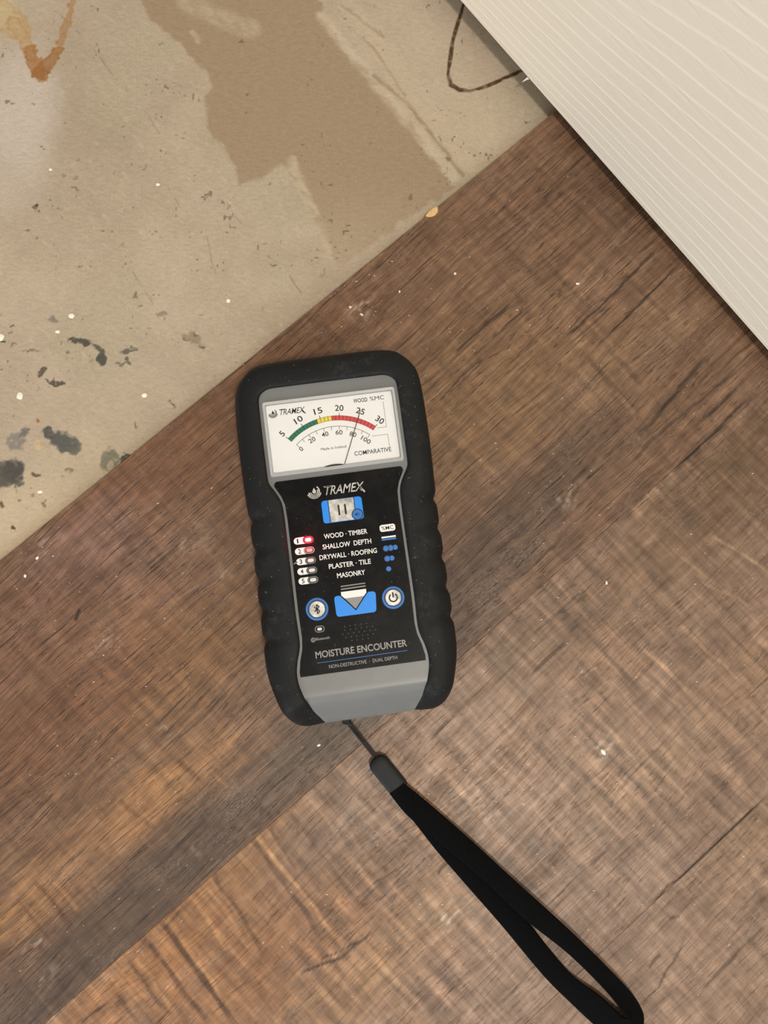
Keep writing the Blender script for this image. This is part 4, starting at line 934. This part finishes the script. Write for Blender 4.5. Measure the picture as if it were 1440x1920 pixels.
# moulded sleeve
dv = (se_ - sc_); ln = dv.length; dv.normalize(); sd_ = Vector((-dv.y, dv.x, 0))
vv, ff = [], []
st = [(-1.2, .25), (-.7, .62), (.3, .84), (2.0, .98), (4, 1.0), (ln * .5, 1.0), (ln - .6, 1.0), (ln, .97), (ln + .1, .5)]
sec = []
for k in range(16):
    a = 2 * math.pi * k / 16
    cx_, sy_ = math.cos(a), math.sin(a)
    sec.append((math.copysign(abs(cx_) ** .55, cx_) * 5.0, math.copysign(abs(sy_) ** .6, sy_) * 2.5))
for d_, s in st:
    for x, z in sec:
        p = sc_ + dv * d_ + sd_ * x * s
        vv.append(wl((p.x, p.y, 8.9 + z * (0.35 + .65 * s))))
for i in range(len(st) - 1):
    for k in range(16):
        ff.append((i * 16 + k, i * 16 + (k + 1) % 16, (i + 1) * 16 + (k + 1) % 16, (i + 1) * 16 + k))
ff.append(tuple(reversed(range(16)))); ff.append(tuple(range((len(st) - 1) * 16, len(st) * 16)))
sl = mesh_obj('moulded_sleeve', vv, ff, m_sleeve, strap, True)
# thin cord, two strands and the hitch at the eyelet
def tube(name, pts, r, m, parent):
    P = catmull(pts, 6)
    v, f = [], []
    S = 8
    for i, p in enumerate(P):
        tg = Vector(P[min(i + 1, len(P) - 1)] - P[max(i - 1, 0)]).normalized()
        a = tg.cross(Vector((0, 0, 1))).normalized(); b = tg.cross(a)
        for k in range(S):
            q = Vector(p) + a * r * math.cos(2 * math.pi * k / S) + b * r * math.sin(2 * math.pi * k / S)
            v.append(wl(q))
    for i in range(len(P) - 1):
        for k in range(S):
            f.append((i * S + k, i * S + (k + 1) % S, (i + 1) * S + (k + 1) % S, (i + 1) * S + k))
    f.append(tuple(reversed(range(S)))); f.append(tuple(range((len(P) - 1) * S, len(P) * S)))
    return mesh_obj(name, v, f, m, parent, True)
CA = [(-8.8, -60.8, 15), (-7.0, -62.9, 14.5), (-3.0, -68.3, 12), (2.2, -75.0, 10), (8.1, -82.5, 9)]
CB = [(-7.0, -60.3, 15), (-5.8, -63.0, 14.0), (-2.0, -67.9, 11.4), (3.2, -74.3, 9.6), (8.9, -81.8, 9)]
tube('cord', CA, .55, m_cord, strap); tube('cord', CB, .55, m_cord, strap)
kn = Vector(CA[1])
tube('cord_hitch', [(kn.x - 1.6, kn.y + .6, kn.z), (kn.x - .5, kn.y + 1.0, kn.z + .9), (kn.x + .9, kn.y + .5, kn.z + .6), (kn.x + 1.7, kn.y - .4, kn.z - .2)], .8, m_cord, strap)

# ------------------------------------------------------------------ paint drops, crumbs and dust
m_paint = mat('white_paint', (246, 238, 222), 0.5)
def blob(name, x, y, z, rx, ry, h, seed, m, lab, cat, group=None, rot=0.0):
    r_ = random.Random(seed)
    n_ = 12
    jit = [1 + (r_.random() - .5) * .3 for _ in range(n_)]
    v, f = [], []
    for fr, hh in ((1.0, 0.0), (.9, .55), (.6, .9)):
        for k in range(n_):
            a = 2 * math.pi * k / n_
            px_, py_ = rx * fr * jit[k] * math.cos(a), ry * fr * jit[k] * math.sin(a)
            v.append(((px_ * math.cos(rot) - py_ * math.sin(rot)) * MM, (px_ * math.sin(rot) + py_ * math.cos(rot)) * MM, h * hh * MM))
    v.append((0, 0, h * MM))
    for l in range(2):
        for k in range(n_):
            f.append((l * n_ + k, l * n_ + (k + 1) % n_, (l + 1) * n_ + (k + 1) % n_, (l + 1) * n_ + k))
    for k in range(n_):
        f.append((2 * n_ + k, 2 * n_ + (k + 1) % n_, 3 * n_))
    o = mesh_obj(name, v, f, m, None, True)
    o.location = (x * MM, y * MM, z * MM)
    tag(o, lab, cat, group)
    return o
DROPS = [(-151.4, 142.9, 1.5, 1.4, 'round white paint drop above the long black smear on the concrete'), (-158.1, 134.3, 1.25, 0.9, 'small oval white paint drop just left of the long black smear'), (-186.9, 131.2, 1.5, 2.0, 'white paint drop cut by the left edge of the picture'), (-175.9, 100.3, 1.7, 2.0, 'ragged chalky white paint blob above the red fleck'), (-112.4, 101.0, 1.45, 1.3, 'round white paint drop closest to the top left corner of the meter'), (-70.5, 151.7, 1.1, 1.0, 'small round white paint drop alone near the middle of the plank edge'), (-108.9, 215.2, 1.0, 0.8, 'tiny white paint crumb below the brown damp patch'), (-165.5, 222.7, 0.95, 0.7, 'tiny white paint crumb on the chalky haze under the rust stain'), (-163.4, 50.7, 1.3, 1.0, 'faint pale paint drop below the grey adhesive spots')]
for k, (x, y, rx, ry, lab) in enumerate(DROPS):
    blob('paint_drop', x, y, 0.0, rx, ry, .45, k, m_paint, lab, 'paint drop', 'white paint drops on the concrete')
CRUMBS = [(112.2, 160.3, 1.3, 0.7, 'white crumb on the wood beside the door, larger of the specks there'), (47.9, 165.1, 1.0, 0.8, 'bright white crumb on the wood just below the chipped plank edge'), (-21.2, -74.1, 0.8, 1.3, 'white flake on the dark plank under the left corner of the meter'), (-0.8, 142.6, 1.3, 0.8, 'white plaster crumb just above the top edge of the meter'), (-6.6, 146.5, 1.0, 0.9, 'white plaster crumb in the dusty patch between meter and concrete'), (18.9, 155.1, 1.0, 0.7, 'small white crumb on the wood straight above the top right corner of the meter'), (118.3, -78.4, 2.0, 1.2, 'largest white plaster flake right of the strap'), (122.5, 4.4, 0.7, 1.4, 'slim pale splinter on the wood right of the meter'), (-160.8, 17.0, 1.2, 0.8, 'white flake on the wood near the left edge below the concrete'), (-166.3, 8.1, 1.2, 0.8, 'lower white flake on the wood near the left edge')]
for k, (x, y, rx, ry, lab) in enumerate(CRUMBS):
    blob('plaster_crumb', x, y, 6.0, rx * .8, ry * .8, .5, 40 + k, m_paint, lab, 'crumb', 'plaster crumbs on the planks', rot=k * .9)
# fine dust grains nobody could count, lying on the planks
rs = np.random.RandomState(9)
CL = [(-3.0, 144.0, 14, 26), (102.8, 48.4, 14, 14), (118.0, -78.4, 10, 16), (58.4, -103.2, 14, 16), (-98.2, -66.8, 12, 10), (-125.3, -25.8, 14, 12), (-163.4, 18.6, 16, 16), (41.0, -154.9, 16, 20), (-68.8, 5.4, 14, 12), (132.8, -34.5, 45, 26), (146.9, -151.3, 40, 24), (33.0, 151.5, 40, 26), (-48.0, 29.2, 40, 16), (87.9, 112.1, 60, 20), (69.9, -115.8, 30, 20), (-147.6, -166.8, 16, 14), (5.3, -130.0, 40, 20), (175.0, 7.8, 30, 12), (-33.0, 123.9, 22, 16), (-87.2, -94.5, 40, 12)]
vv, ff = [], []
ua, va_ = math.cos(ANG), math.sin(ANG)
for cx_, cy_, sg, cnt in CL:
    for k in range(int(cnt)):
        x = cx_ + rs.randn() * sg; y = cy_ + rs.randn() * sg * .8
        if -x * va_ + y * ua > E0 - 1.5:
            continue
        lx, ly = (x + 7.36) * .9914 + (y - 24.31) * .1305, -(x + 7.36) * .1305 + (y - 24.31) * .9914
        if abs(lx) < 46 and -86 < ly < 90:
            continue
        r_ = .12 + .22 * rs.rand() ** 2; a = rs.rand() * 6.28; el = 1 + rs.rand() * 1.6
        b0 = len(vv)
        for q in range(5):
            th = a + q * 1.2566
            ex, ey_ = math.cos(th) * r_ * el, math.sin(th) * r_
            vv.append(((x + ex) * MM, (y + ey_) * MM, 5.99 * MM))
        vv.append((x * MM, y * MM, (6.02 + r_ * .7) * MM))
        for q in range(5):
            ff.append((b0 + q, b0 + (q + 1) % 5, b0 + 5))
dust = mesh_obj('plaster_dust', vv, ff, mat('dust_grain', (214, 198, 180), .6))
tag(dust, 'fine white plaster dust scattered over the planks', 'dust', kind='stuff')
